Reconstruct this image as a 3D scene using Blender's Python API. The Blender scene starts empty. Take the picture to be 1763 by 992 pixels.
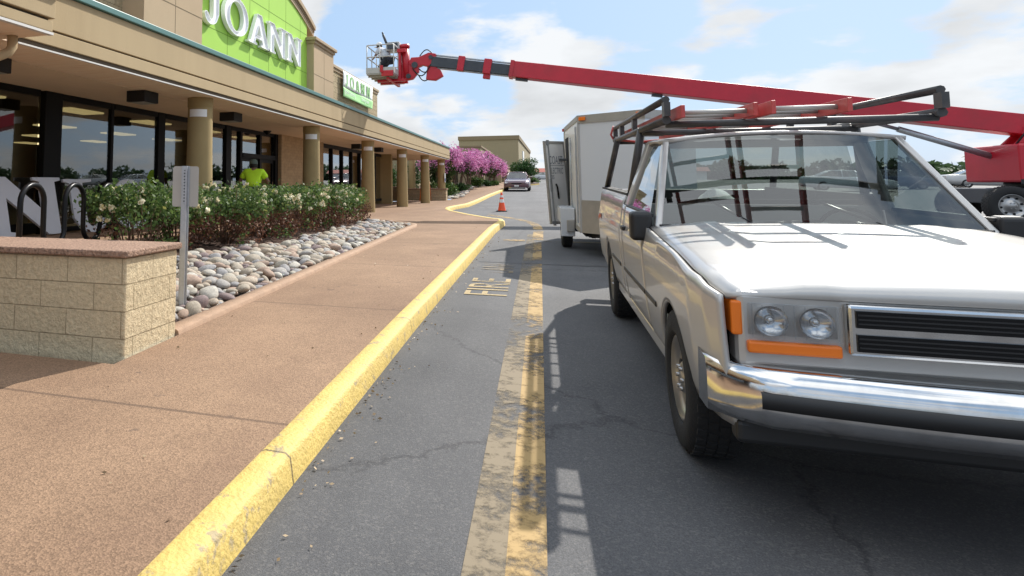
import bpy, bmesh, math, random
import numpy as np
from mathutils import Vector, Matrix, Euler
from mathutils.geometry import tessellate_polygon
R = math.radians
rnd = random.Random(7)
sc = bpy.context.scene
COL = sc.collection

# ------------------------------------------------------------------ materials
def nodes_of(m):
    m.use_nodes = True
    nt = m.node_tree
    return nt, nt.nodes, nt.links

def mat(name, col, rough=0.7, metal=0.0, var=0.0, vscale=3.0, bump=0.0, bscale=40.0, coat=0.0, spec=0.5, stain=None, sscale=0.6, samt=0.5, emit=None, estr=0.0, coord='Object', stretch=None):
    m = bpy.data.materials.new(name)
    nt, N, L = nodes_of(m)
    b = N['Principled BSDF']
    b.inputs['Base Color'].default_value = (*col, 1)
    b.inputs['Roughness'].default_value = rough
    b.inputs['Metallic'].default_value = metal
    b.inputs['Specular IOR Level'].default_value = spec
    if coat: b.inputs['Coat Weight'].default_value = coat; b.inputs['Coat Roughness'].default_value = 0.04
    if emit: b.inputs['Emission Color'].default_value = (*emit, 1); b.inputs['Emission Strength'].default_value = estr
    if var or bump or stain:
        tc = N.new('ShaderNodeTexCoord')
        src = tc.outputs[coord]
        if stretch:
            mp = N.new('ShaderNodeMapping'); mp.inputs['Scale'].default_value = stretch
            L.new(src, mp.inputs['Vector']); src = mp.outputs[0]
    colout = None
    if var:
        n = N.new('ShaderNodeTexNoise'); n.inputs['Scale'].default_value = vscale; n.inputs['Detail'].default_value = 6
        n.inputs['Roughness'].default_value = 0.65
        L.new(src, n.inputs['Vector'])
        cr = N.new('ShaderNodeMapRange'); cr.inputs[1].default_value = 0.25; cr.inputs[2].default_value = 0.75
        cr.inputs[3].default_value = 1 - var; cr.inputs[4].default_value = 1 + var
        L.new(n.outputs['Fac'], cr.inputs[0])
        mx = N.new('ShaderNodeVectorMath'); mx.operation = 'SCALE'; mx.inputs[0].default_value = col
        L.new(cr.outputs[0], mx.inputs['Scale']); colout = mx.outputs[0]
    if stain:
        n = N.new('ShaderNodeTexNoise'); n.inputs['Scale'].default_value = sscale; n.inputs['Detail'].default_value = 5
        L.new(src, n.inputs['Vector'])
        cr = N.new('ShaderNodeMapRange'); cr.inputs[1].default_value = 0.52; cr.inputs[2].default_value = 0.72; cr.inputs[4].default_value = samt
        L.new(n.outputs['Fac'], cr.inputs[0])
        mx = N.new('ShaderNodeMix'); mx.data_type = 'RGBA'
        L.new(cr.outputs[0], mx.inputs[0])
        if colout: L.new(colout, mx.inputs[6])
        else: mx.inputs[6].default_value = (*col, 1)
        mx.inputs[7].default_value = (*stain, 1); colout = mx.outputs[2]
    if colout: L.new(colout, b.inputs['Base Color'])
    if bump:
        n = N.new('ShaderNodeTexNoise'); n.inputs['Scale'].default_value = bscale; n.inputs['Detail'].default_value = 4
        L.new(src, n.inputs['Vector'])
        bp = N.new('ShaderNodeBump'); bp.inputs['Strength'].default_value = min(1, bump); bp.inputs['Distance'].default_value = 0.02
        L.new(n.outputs['Fac'], bp.inputs['Height']); L.new(bp.outputs[0], b.inputs['Normal'])
    return m

def block_mat(name, c1, c2, mortar, bw, bh, bump=0.8, msize=0.006, noise=18.0, squash=0.5, jitter=0.35):
    m = bpy.data.materials.new(name); nt, N, L = nodes_of(m); b = N['Principled BSDF']
    b.inputs['Roughness'].default_value = 0.9; b.inputs['Specular IOR Level'].default_value = 0.2
    uv = N.new('ShaderNodeUVMap'); br = N.new('ShaderNodeTexBrick')
    br.inputs['Scale'].default_value = 1; br.inputs['Brick Width'].default_value = bw; br.inputs['Row Height'].default_value = bh
    br.inputs['Mortar Size'].default_value = msize; br.inputs['Mortar Smooth'].default_value = 0.3
    br.inputs['Color1'].default_value = (*c1, 1); br.inputs['Color2'].default_value = (*c2, 1); br.inputs['Mortar'].default_value = (*mortar, 1)
    br.offset = squash
    L.new(uv.outputs[0], br.inputs['Vector'])
    tc = N.new('ShaderNodeTexCoord')
    n = N.new('ShaderNodeTexNoise'); n.inputs['Scale'].default_value = noise; n.inputs['Detail'].default_value = 8; n.inputs['Roughness'].default_value = 0.7
    L.new(tc.outputs['Object'], n.inputs['Vector'])
    mr = N.new('ShaderNodeMapRange'); mr.inputs[1].default_value = 0.3; mr.inputs[2].default_value = 0.7; mr.inputs[3].default_value = 1 - jitter; mr.inputs[4].default_value = 1 + jitter * 0.7
    L.new(n.outputs['Fac'], mr.inputs[0])
    sc_ = N.new('ShaderNodeVectorMath'); sc_.operation = 'SCALE'; L.new(br.outputs['Color'], sc_.inputs[0]); L.new(mr.outputs[0], sc_.inputs['Scale'])
    L.new(sc_.outputs[0], b.inputs['Base Color'])
    ad = N.new('ShaderNodeMath'); ad.operation = 'MULTIPLY_ADD'; ad.inputs[1].default_value = -0.7
    L.new(br.outputs['Fac'], ad.inputs[0]); L.new(n.outputs['Fac'], ad.inputs[2])
    bp = N.new('ShaderNodeBump'); bp.inputs['Strength'].default_value = bump; bp.inputs['Distance'].default_value = 0.035
    L.new(ad.outputs[0], bp.inputs['Height']); L.new(bp.outputs[0], b.inputs['Normal'])
    return m

def leaf_mat(name, c1, c2, c3=None, rough=0.55, trans=0.25):
    m = bpy.data.materials.new(name); nt, N, L = nodes_of(m); b = N['Principled BSDF']
    b.inputs['Roughness'].default_value = rough; b.inputs['Specular IOR Level'].default_value = 0.3
    g = N.new('ShaderNodeNewGeometry'); cr = N.new('ShaderNodeValToRGB')
    cr.color_ramp.elements[0].color = (*c1, 1); cr.color_ramp.elements[1].color = (*c2, 1)
    if c3:
        e = cr.color_ramp.elements.new(0.93); e.color = (*c2, 1); cr.color_ramp.elements[2].color = (*c3, 1)
    L.new(g.outputs['Random Per Island'], cr.inputs[0]); L.new(cr.outputs[0], b.inputs['Base Color'])
    if trans:
        t = N.new('ShaderNodeBsdfTranslucent'); L.new(cr.outputs[0], t.inputs['Color'])
        mx = N.new('ShaderNodeMixShader'); mx.inputs[0].default_value = trans
        L.new(b.outputs[0], mx.inputs[1]); L.new(t.outputs[0], mx.inputs[2]); L.new(mx.outputs[0], N['Material Output'].inputs[0])
    return m

def paint_mat(name, col, wear=0.5, scale=14.0, rough=0.75):
    """worn road paint: the asphalt shows through where it has flaked away"""
    m = bpy.data.materials.new(name); nt, N, L = nodes_of(m); b = N['Principled BSDF']
    b.inputs['Base Color'].default_value = (*col, 1); b.inputs['Roughness'].default_value = rough
    tc = N.new('ShaderNodeTexCoord'); n = N.new('ShaderNodeTexNoise'); n.inputs['Scale'].default_value = scale; n.inputs['Detail'].default_value = 9; n.inputs['Roughness'].default_value = 0.72
    L.new(tc.outputs['Object'], n.inputs['Vector'])
    n2 = N.new('ShaderNodeTexNoise'); n2.inputs['Scale'].default_value = 1.3; n2.inputs['Detail'].default_value = 3
    L.new(tc.outputs['Object'], n2.inputs['Vector'])
    ad = N.new('ShaderNodeMath'); ad.operation = 'ADD'; L.new(n.outputs['Fac'], ad.inputs[0]); L.new(n2.outputs['Fac'], ad.inputs[1])
    mr = N.new('ShaderNodeMapRange'); mr.inputs[1].default_value = 0.8 + 0.4 * (wear - 0.5); mr.inputs[2].default_value = 1.05 + 0.4 * (wear - 0.5)
    L.new(ad.outputs[0], mr.inputs[0])
    t = N.new('ShaderNodeBsdfTransparent'); mx = N.new('ShaderNodeMixShader')
    L.new(mr.outputs[0], mx.inputs[0]); L.new(t.outputs[0], mx.inputs[1]); L.new(b.outputs[0], mx.inputs[2])
    L.new(mx.outputs[0], N['Material Output'].inputs[0])
    return m

def glass_mat(name, tint=(0.55, 0.56, 0.52), ior=1.5, boost=1.0, dirt=0.02):
    m = bpy.data.materials.new(name); nt, N, L = nodes_of(m); N.remove(N['Principled BSDF'])
    fr = N.new('ShaderNodeFresnel'); fr.inputs['IOR'].default_value = ior
    mu = N.new('ShaderNodeMath'); mu.operation = 'MULTIPLY_ADD'; mu.use_clamp = True; mu.inputs[1].default_value = boost; mu.inputs[2].default_value = dirt; L.new(fr.outputs[0], mu.inputs[0])
    ge = N.new('ShaderNodeNewGeometry'); io = N.new('ShaderNodeMapRange'); io.inputs[3].default_value = ior; io.inputs[4].default_value = 1/ior; L.new(ge.outputs['Backfacing'], io.inputs[0]); L.new(io.outputs[0], fr.inputs['IOR'])
    t = N.new('ShaderNodeBsdfTransparent'); t.inputs[0].default_value = (*tint, 1)
    g = N.new('ShaderNodeBsdfGlossy'); g.inputs['Roughness'].default_value = 0.015; g.inputs['Color'].default_value = (0.93, 0.95, 0.97, 1)
    mx = N.new('ShaderNodeMixShader'); L.new(mu.outputs[0], mx.inputs[0]); L.new(t.outputs[0], mx.inputs[1]); L.new(g.outputs[0], mx.inputs[2])
    L.new(mx.outputs[0], N['Material Output'].inputs[0])
    return m

def asphalt_mat():
    m = bpy.data.materials.new('asphalt'); nt, N, L = nodes_of(m); b = N['Principled BSDF']
    b.inputs['Roughness'].default_value = 0.75; b.inputs['Specular IOR Level'].default_value = 0.4
    tc = N.new('ShaderNodeTexCoord'); P = tc.outputs['Object']
    def noise(s, d=5, r=0.6, stretch=None):
        n = N.new('ShaderNodeTexNoise'); n.inputs['Scale'].default_value = s; n.inputs['Detail'].default_value = d; n.inputs['Roughness'].default_value = r
        if stretch:
            mp = N.new('ShaderNodeMapping'); mp.inputs['Scale'].default_value = stretch; L.new(P, mp.inputs[0]); L.new(mp.outputs[0], n.inputs['Vector'])
        else: L.new(P, n.inputs['Vector'])
        return n.outputs['Fac']
    ramp = N.new('ShaderNodeValToRGB'); ramp.color_ramp.elements[0].position = 0.3; ramp.color_ramp.elements[1].position = 0.7
    ramp.color_ramp.elements[0].color = (0.055, 0.056, 0.061, 1); ramp.color_ramp.elements[1].color = (0.108, 0.107, 0.110, 1)
    L.new(noise(0.45, 7, 0.65), ramp.inputs[0])
    fine = noise(150, 3, 0.75); mr = N.new('ShaderNodeMapRange'); mr.inputs[1].default_value = 0.3; mr.inputs[2].default_value = 0.7; mr.inputs[3].default_value = 0.55; mr.inputs[4].default_value = 1.5
    L.new(fine, mr.inputs[0])
    s1 = N.new('ShaderNodeVectorMath'); s1.operation = 'SCALE'; L.new(ramp.outputs[0], s1.inputs[0]); L.new(mr.outputs[0], s1.inputs['Scale'])
    # tar-sealed cracks: edges of big distorted voronoi cells
    ds = N.new('ShaderNodeTexNoise'); ds.inputs['Scale'].default_value = 1.9; ds.inputs['Detail'].default_value = 9; ds.inputs['Roughness'].default_value = 0.65; L.new(P, ds.inputs['Vector'])
    va = N.new('ShaderNodeVectorMath'); va.operation = 'MULTIPLY_ADD'; va.inputs[1].default_value = (0.7, 0.7, 0); L.new(ds.outputs['Color'], va.inputs[0]); L.new(P, va.inputs[2])
    vo = N.new('ShaderNodeTexVoronoi'); vo.feature = 'DISTANCE_TO_EDGE'; vo.inputs['Scale'].default_value = 0.16; L.new(va.outputs[0], vo.inputs['Vector'])
    cm = N.new('ShaderNodeMapRange'); cm.inputs[1].default_value = 0.0; cm.inputs[2].default_value = 0.005; cm.inputs[3].default_value = 0.6; cm.inputs[4].default_value = 0.0
    L.new(vo.outputs['Distance'], cm.inputs[0])
    mx = N.new('ShaderNodeMix'); mx.data_type = 'RGBA'; L.new(cm.outputs[0], mx.inputs[0]); L.new(s1.outputs[0], mx.inputs[6]); mx.inputs[7].default_value = (0.02, 0.02, 0.024, 1)
    # oil drips
    om = N.new('ShaderNodeMapRange'); om.inputs[1].default_value = 0.64; om.inputs[2].default_value = 0.74; om.inputs[4].default_value = 0.55
    L.new(noise(0.8, 3, 0.5, (1.6, 0.6, 1)), om.inputs[0])
    mx2 = N.new('ShaderNodeMix'); mx2.data_type = 'RGBA'; L.new(om.outputs[0], mx2.inputs[0]); L.new(mx.outputs[2], mx2.inputs[6]); mx2.inputs[7].default_value = (0.03, 0.03, 0.032, 1)
    # exposed pale stones in the binder
    vs_ = N.new('ShaderNodeTexVoronoi'); vs_.inputs['Scale'].default_value = 95; L.new(P, vs_.inputs['Vector'])
    sp_ = N.new('ShaderNodeSeparateColor'); L.new(vs_.outputs['Color'], sp_.inputs[0])
    sm_ = N.new('ShaderNodeMapRange'); sm_.inputs[1].default_value = 0.72; sm_.inputs[2].default_value = 1.0; sm_.inputs[4].default_value = 0.3; L.new(sp_.outputs[0], sm_.inputs[0])
    mx3 = N.new('ShaderNodeMix'); mx3.data_type = 'RGBA'; L.new(sm_.outputs[0], mx3.inputs[0]); L.new(mx2.outputs[2], mx3.inputs[6]); mx3.inputs[7].default_value = (0.23, 0.215, 0.20, 1)
    # wheel tracks polished along the lane
    wt = N.new('ShaderNodeMapRange'); wt.inputs[1].default_value = 0.5; wt.inputs[2].default_value = 0.68; wt.inputs[4].default_value = 0.4; L.new(noise(0.9, 3, 0.5, (1.1, 0.06, 1)), wt.inputs[0])
    mx4 = N.new('ShaderNodeMix'); mx4.data_type = 'RGBA'; L.new(wt.outputs[0], mx4.inputs[0]); L.new(mx3.outputs[2], mx4.inputs[6]); mx4.inputs[7].default_value = (0.042, 0.042, 0.045, 1)
    L.new(mx4.outputs[2], b.inputs['Base Color'])
    bp = N.new('ShaderNodeBump'); bp.inputs['Strength'].default_value = 0.5; bp.inputs['Distance'].default_value = 0.01; L.new(fine, bp.inputs['Height']); L.new(bp.outputs[0], b.inputs['Normal'])
    return m

def walk_mat():
    m = bpy.data.materials.new('tinted_aggregate'); nt, N, L = nodes_of(m); b = N['Principled BSDF']
    b.inputs['Roughness'].default_value = 0.85; b.inputs['Specular IOR Level'].default_value = 0.3
    tc = N.new('ShaderNodeTexCoord'); P = tc.outputs['Object']
    n1 = N.new('ShaderNodeTexNoise'); n1.inputs['Scale'].default_value = 0.7; n1.inputs['Detail'].default_value = 7; n1.inputs['Roughness'].default_value = 0.65; L.new(P, n1.inputs['Vector'])
    ramp = N.new('ShaderNodeValToRGB'); ramp.color_ramp.elements[0].position = 0.3; ramp.color_ramp.elements[1].position = 0.72
    ramp.color_ramp.elements[0].color = (0.208, 0.130, 0.082, 1); ramp.color_ramp.elements[1].color = (0.318, 0.206, 0.130, 1)
    L.new(n1.outputs['Fac'], ramp.inputs[0])
    vo = N.new('ShaderNodeTexVoronoi'); vo.inputs['Scale'].default_value = 120; L.new(P, vo.inputs['Vector'])
    sp = N.new('ShaderNodeSeparateColor'); L.new(vo.outputs['Color'], sp.inputs[0])
    mr = N.new('ShaderNodeMapRange'); mr.inputs[3].default_value = 0.72; mr.inputs[4].default_value = 1.24; L.new(sp.outputs[0], mr.inputs[0])
    s1 = N.new('ShaderNodeVectorMath'); s1.operation = 'SCALE'; L.new(ramp.outputs[0], s1.inputs[0]); L.new(mr.outputs[0], s1.inputs['Scale'])
    # saw-cut joints across the walk every 3 m
    sx = N.new('ShaderNodeSeparateXYZ'); L.new(P, sx.inputs[0])
    md = N.new('ShaderNodeMath'); md.operation = 'PINGPONG'; md.inputs[1].default_value = 1.5
    of = N.new('ShaderNodeMath'); of.operation = 'ADD'; of.inputs[1].default_value = -0.35; L.new(sx.outputs[1], of.inputs[0]); L.new(of.outputs[0], md.inputs[0])
    jm = N.new('ShaderNodeMapRange'); jm.inputs[1].default_value = 0.008; jm.inputs[2].default_value = 0.02; jm.inputs[3].default_value = 0.7; jm.inputs[4].default_value = 0
    L.new(md.outputs[0], jm.inputs[0])
    mx = N.new('ShaderNodeMix'); mx.data_type = 'RGBA'; L.new(jm.outputs[0], mx.inputs[0]); L.new(s1.outputs[0], mx.inputs[6]); mx.inputs[7].default_value = (0.10, 0.065, 0.045, 1)
    def nz(sc_, d, a, b_, v):
        n = N.new('ShaderNodeTexNoise'); n.inputs['Scale'].default_value = sc_; n.inputs['Detail'].default_value = d; n.inputs['Roughness'].default_value = 0.6; L.new(P, n.inputs['Vector'])
        q = N.new('ShaderNodeMapRange'); q.inputs[1].default_value = a; q.inputs[2].default_value = b_; q.inputs[4].default_value = v; L.new(n.outputs['Fac'], q.inputs[0]); return q.outputs[0]
    out = mx.outputs[2]
    for f_, c_ in ((nz(5.5, 3, 0.68, 0.72, 0.6), (0.10, 0.07, 0.055)), (nz(0.9, 8, 0.52, 0.70, 0.45), (0.19, 0.115, 0.075)), (nz(28, 4, 0.62, 0.70, 0.5), (0.16, 0.095, 0.07))):
        x = N.new('ShaderNodeMix'); x.data_type = 'RGBA'; L.new(f_, x.inputs[0]); L.new(out, x.inputs[6]); x.inputs[7].default_value = (*c_, 1); out = x.outputs[2]
    L.new(out, b.inputs['Base Color'])
    bp = N.new('ShaderNodeBump'); bp.inputs['Strength'].default_value = 0.4; bp.inputs['Distance'].default_value = 0.006; L.new(vo.outputs['Distance'], bp.inputs['Height']); L.new(bp.outputs[0], b.inputs['Normal'])
    return m

M = {}
M['asphalt'] = asphalt_mat()
M['walk'] = walk_mat()
M['bedcurb'] = mat('bed_curb_concrete', (0.36, 0.235, 0.155), 0.85, var=0.2, vscale=9, bump=0.3, bscale=120)
def kerb_mat():
    m = mat('yellow_kerb_paint', (0.60, 0.435, 0.125), 0.65, var=0.16, vscale=7, bump=0.5, bscale=45); nt, N, L = nodes_of(m); b = N['Principled BSDF']
    src = b.inputs['Base Color'].links[0].from_socket; tc = N.new('ShaderNodeTexCoord'); P = tc.outputs['Object']
    def nz(sc_, d, a, b_, v):
        n = N.new('ShaderNodeTexNoise'); n.inputs['Scale'].default_value = sc_; n.inputs['Detail'].default_value = d; n.inputs['Roughness'].default_value = 0.7; L.new(P, n.inputs['Vector'])
        q = N.new('ShaderNodeMapRange'); q.inputs[1].default_value = a; q.inputs[2].default_value = b_; q.inputs[4].default_value = v; L.new(n.outputs['Fac'], q.inputs[0]); return q.outputs[0]
    def mixc(f, c0, c1):
        x = N.new('ShaderNodeMix'); x.data_type = 'RGBA'; L.new(f, x.inputs[0]); L.new(c0, x.inputs[6]); x.inputs[7].default_value = (*c1, 1); return x.outputs[2]
    c = mixc(nz(9, 9, 0.57, 0.63, 0.85), src, (0.30, 0.24, 0.155))      # chips down to the concrete
    c = mixc(nz(2.2, 6, 0.50, 0.75, 0.5), c, (0.34, 0.26, 0.10))       # ingrained dirt
    sx = N.new('ShaderNodeSeparateXYZ'); L.new(P, sx.inputs[0]); pp = N.new('ShaderNodeMath'); pp.operation = 'PINGPONG'; pp.inputs[1].default_value = 1.5; L.new(sx.outputs[1], pp.inputs[0])
    q = N.new('ShaderNodeMapRange'); q.inputs[1].default_value = 0.004; q.inputs[2].default_value = 0.012; q.inputs[3].default_value = 0.8; q.inputs[4].default_value = 0; L.new(pp.outputs[0], q.inputs[0])
    c = mixc(q.outputs[0], c, (0.06, 0.045, 0.03)); L.new(c, b.inputs['Base Color']); return m
M['kerb'] = kerb_mat()
M['mulch'] = mat('bark_mulch', (0.085, 0.045, 0.030), 0.95, var=0.6, vscale=30, bump=1.0, bscale=55)
M['stucco'] = mat('tan_stucco', (0.43, 0.335, 0.205), 0.9, var=0.05, vscale=1.2, bump=0.12, bscale=160, spec=0.2, stain=(0.33, 0.25, 0.145), sscale=1.6, samt=0.4, stretch=(1,1,0.12))
M['stucco_light'] = mat('peach_stucco', (0.47, 0.355, 0.235), 0.9, var=0.05, vscale=1.0, bump=0.12, bscale=160, spec=0.2)
M['column'] = mat('column_stucco', (0.34, 0.255, 0.125), 0.85, var=0.08, vscale=2.0, bump=0.12, bscale=120, spec=0.25, stain=(0.25, 0.175, 0.08), sscale=1.4, samt=0.4)
M['soffit'] = mat('soffit_boards', (0.86, 0.69, 0.53), 0.7, var=0.07, vscale=2.5, stain=(0.72, 0.46, 0.27), sscale=1.8, samt=0.5, stretch=(0.7, 6, 1))
M['soffit_in'] = mat('soffit_inner', (0.76, 0.61, 0.45), 0.8, var=0.05, vscale=2)
M['teal'] = mat('teal_coping', (0.075, 0.185, 0.175), 0.42, var=0.06)
M['white_trim'] = mat('white_trim', (0.62, 0.61, 0.59), 0.5)
M['dark_gap'] = mat('dark_reveal', (0.10, 0.075, 0.05), 0.9)
M['splitface'] = block_mat('split_face_block', (0.50, 0.405, 0.26), (0.42, 0.335, 0.21), (0.27, 0.21, 0.135), 0.40, 0.20)
M['wallblock'] = block_mat('seat_wall_block', (0.72, 0.595, 0.395), (0.65, 0.53, 0.345), (0.42, 0.33, 0.21), 0.50, 0.20, bump=1.0, noise=22, msize=0.004, jitter=0.22)
M['coping'] = mat('aggregate_coping', (0.30, 0.19, 0.135), 0.9, var=0.75, vscale=42, bump=0.9, bscale=60, stain=(0.40, 0.27, 0.19), sscale=3, samt=0.5)
M['tile_wall'] = block_mat('entry_wall_tile', (0.46, 0.33, 0.19), (0.40, 0.285, 0.165), (0.36, 0.255, 0.15), 0.30, 0.10, bump=0.25, noise=8, jitter=0.2)
M['green'] = mat('lime_panel', (0.38, 0.64, 0.095), 0.5, var=0.03, vscale=0.8, spec=0.3)
M['green_joint'] = mat('lime_joint', (0.16, 0.30, 0.03), 0.8)
M['joint'] = mat('stucco_joint', (0.22, 0.165, 0.10), 0.9)
M['cornice'] = mat('cornice_foam', (0.40, 0.30, 0.195), 0.85, var=0.05, vscale=2)
M['cornice_dark'] = mat('cornice_cap', (0.25, 0.18, 0.12), 0.8, var=0.06)
M['letter'] = mat('letter_white', (0.90, 0.905, 0.92), 0.35, var=0.03, vscale=3)
M['letter_flat'] = mat('old_letter_white', (0.62, 0.63, 0.68), 0.5, var=0.05, vscale=2)
M['bronze'] = mat('dark_bronze_frame', (0.007, 0.0065, 0.006), 0.55, spec=0.15)
M['black'] = mat('black_paint', (0.008, 0.008, 0.009), 0.32, spec=0.22)
M['blackbox'] = mat('black_fixture', (0.008, 0.007, 0.006), 0.7)
M['glass'] = glass_mat('window_glass', (0.50, 0.50, 0.45), boost=1.9, dirt=0.05)
M['carglass'] = glass_mat('car_glass', (0.45, 0.50, 0.48), boost=1.2, dirt=0.04)
M['int_floor'] = mat('shop_floor', (0.22, 0.20, 0.17), 0.4, var=0.1)
M['int_wall'] = mat('shop_wall', (0.16, 0.13, 0.10), 0.9)
M['int_ceil'] = mat('shop_ceiling', (0.20, 0.165, 0.12), 0.9)
M['tube_light'] = mat('fluorescent_panel', (0.8, 0.75, 0.6), 0.5, emit=(1.0, 0.80, 0.42), estr=1.0)
M['lens'] = mat('fixture_lens', (0.30, 0.29, 0.25), 0.4)
M['galv'] = mat('galvanised_steel', (0.40, 0.42, 0.45), 0.45, metal=0.7, var=0.15, vscale=20)
M['alu'] = mat('aluminium_plate', (0.40, 0.385, 0.36), 0.5, metal=0.35, var=0.08, vscale=5)
M['bark'] = mat('grey_brown_bark', (0.17, 0.115, 0.08), 0.9, var=0.3, vscale=12, bump=0.5, bscale=40)
M['twig'] = mat('bare_twig', (0.12, 0.068, 0.042), 0.9, var=0.3, vscale=20)
M['rose_leaf'] = leaf_mat('rose_leaf', (0.035, 0.075, 0.022), (0.13, 0.20, 0.055), (0.30, 0.30, 0.09), trans=0.42)
M['dead_leaf'] = leaf_mat('dry_leaf', (0.085, 0.036, 0.025), (0.22, 0.10, 0.06), (0.36, 0.19, 0.07), trans=0.25)
M['petal'] = leaf_mat('cream_petal', (0.72, 0.62, 0.36), (0.85, 0.82, 0.68), trans=0.2)
M['myrtle_leaf'] = leaf_mat('myrtle_leaf', (0.028, 0.055, 0.018), (0.10, 0.15, 0.045), (0.16, 0.09, 0.04))
M['myrtle_bloom'] = leaf_mat('myrtle_bloom', (0.42, 0.10, 0.28), (0.72, 0.34, 0.57), trans=0.35)
M['shrub_leaf'] = leaf_mat('shrub_leaf', (0.03, 0.075, 0.018), (0.11, 0.20, 0.04), (0.25, 0.30, 0.07))
M['tree_leaf'] = leaf_mat('tree_leaf', (0.018, 0.055, 0.016), (0.06, 0.13, 0.03))
M['far_leaf'] = leaf_mat('far_leaf', (0.03, 0.06, 0.025), (0.075, 0.12, 0.05))
M['silver'] = mat('champagne_silver_paint', (0.50, 0.488, 0.47), 0.36, metal=0.35, coat=0.7, var=0.04, vscale=3, stain=(0.46,0.43,0.385), sscale=1.7, samt=0.45)
M['white_paint'] = mat('trailer_white', (0.63, 0.655, 0.69), 0.35, var=0.02, vscale=1.5, coat=0.3)
M['trailer_side'] = mat('trailer_side_white', (0.80, 0.79, 0.77), 0.4, var=0.10, vscale=3, coat=0.2, stretch=(1, 1, 0.25))
M['plate'] = mat('diamond_plate', (0.42, 0.40, 0.37), 0.42, metal=0.5, var=0.12, vscale=6)
M['rubber'] = mat('tyre_rubber', (0.018, 0.018, 0.019), 0.85, bump=0.3, bscale=70)
M['rim'] = mat('steel_rim', (0.42, 0.41, 0.40), 0.3, metal=0.8)
M['chrome'] = mat('chrome', (0.66, 0.66, 0.66), 0.12, metal=1.0, var=0.08, vscale=14, stain=(0.34,0.31,0.28), sscale=6, samt=0.35, bump=0.03, bscale=5)
M['plastic'] = mat('black_plastic', (0.016, 0.016, 0.017), 0.5)
M['underbody'] = mat('underbody', (0.012, 0.012, 0.013), 0.9)
M['bedliner'] = mat('bed_liner', (0.02, 0.02, 0.021), 0.7)
M['lampglass'] = glass_mat('lamp_glass', (0.93,0.94,0.95), boost=1.3, dirt=0.03)
M['amber'] = mat('amber_lens', (0.85, 0.20, 0.02), 0.25)
M['redlens'] = mat('red_lens', (0.55, 0.02, 0.02), 0.25)
M['clearlens'] = mat('headlamp_lens', (0.62, 0.64, 0.66), 0.12, metal=0.5, coat=1.0)
M['boom_red'] = mat('boom_red_paint', (0.50, 0.012, 0.030), 0.42, var=0.10, vscale=2.5, coat=0.15, stain=(0.24, 0.03, 0.03), sscale=1.2, samt=0.4)
M['boom_dark'] = mat('boom_inner_steel', (0.055, 0.062, 0.075), 0.4, metal=0.2, var=0.2)
M['cage'] = mat('cage_grey', (0.50, 0.50, 0.49), 0.45, var=0.08)
M['hose'] = mat('rubber_hose', (0.010, 0.010, 0.012), 0.5)
M['ladder_red'] = mat('red_fibreglass', (0.46, 0.065, 0.06), 0.5, var=0.15, vscale=8)
M['ladder_or'] = mat('orange_fibreglass', (0.75, 0.17, 0.03), 0.5)
M['rackpaint'] = mat('rack_black_paint', (0.05, 0.05, 0.052), 0.45, var=0.3, vscale=14, stain=(0.14, 0.11, 0.10), sscale=5, samt=0.5)
M['maroon'] = mat('maroon_paint', (0.085, 0.032, 0.045), 0.25, metal=0.3, coat=1.0)
M['navy'] = mat('navy_paint', (0.02,0.03,0.07), 0.25, metal=0.3, coat=1.0)
M['cone'] = mat('cone_orange', (0.85, 0.10, 0.03), 0.5, var=0.05)
M['reflective'] = mat('reflective_white', (0.80, 0.80, 0.80), 0.35)
M['plate_white'] = mat('licence_plate', (0.7, 0.7, 0.66), 0.4)
M['skin'] = mat('skin', (0.20, 0.105, 0.070), 0.55)
M['hivis'] = mat('hi_vis_yellow', (0.55, 0.88, 0.03), 0.8, var=0.08, vscale=9, bump=0.4, bscale=16)
M['cap'] = mat('grey_green_cap', (0.12, 0.16, 0.13), 0.9)
M['hair'] = mat('dark_hair', (0.02, 0.015, 0.012), 0.8)
M['denim'] = mat('dark_trousers', (0.03, 0.035, 0.045), 0.9)
M['shirt'] = mat('pale_shirt', (0.52, 0.54, 0.58), 0.9, bump=0.3, bscale=16)
M['whitecap'] = mat('white_cap', (0.75, 0.75, 0.74), 0.8)
M['far_tan'] = mat('far_wall_tan', (0.33, 0.275, 0.165), 0.9, var=0.04)
M['far_tan2'] = mat('far_wall_cap', (0.25, 0.195, 0.115), 0.9)
M['far_green'] = mat('far_green_glass', (0.05, 0.12, 0.11), 0.2)
M['red_roof'] = mat('red_roof', (0.30, 0.07, 0.05), 0.8)
M['banner_white'] = mat('banner_white', (0.86, 0.87, 0.86), 0.7)
M['banner_green'] = mat('banner_green', (0.40, 0.74, 0.32), 0.7)
M['banner_letter'] = mat('banner_letter_green', (0.25, 0.52, 0.18), 0.7)
M['door_print'] = mat('door_lettering', (0.22, 0.24, 0.27), 0.7)
M['line_yellow'] = paint_mat('worn_yellow_paint', (0.40, 0.265, 0.105), 0.60)
M['line_pale'] = paint_mat('worn_pale_paint', (0.21, 0.165, 0.105), 0.56)
M['fire_paint'] = paint_mat('worn_fire_lettering', (0.38, 0.285, 0.145), 0.44, 30)
M['tar'] = mat('crack_sealer', (0.02,0.02,0.023), 0.5)
M['line_white'] = paint_mat('worn_white_paint', (0.6, 0.6, 0.58), 0.45)
STONES = [(0.39, 0.355, 0.295), (0.33, 0.31, 0.29), (0.41, 0.34, 0.265), (0.29, 0.28, 0.28), (0.36, 0.26, 0.20), (0.46, 0.43, 0.375), (0.22, 0.165, 0.16), (0.36, 0.31, 0.245)]
SM = [mat('river_stone_colour', c, 0.8, var=0.28, vscale=5, bump=0.45, bscale=22) for c in STONES]

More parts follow.
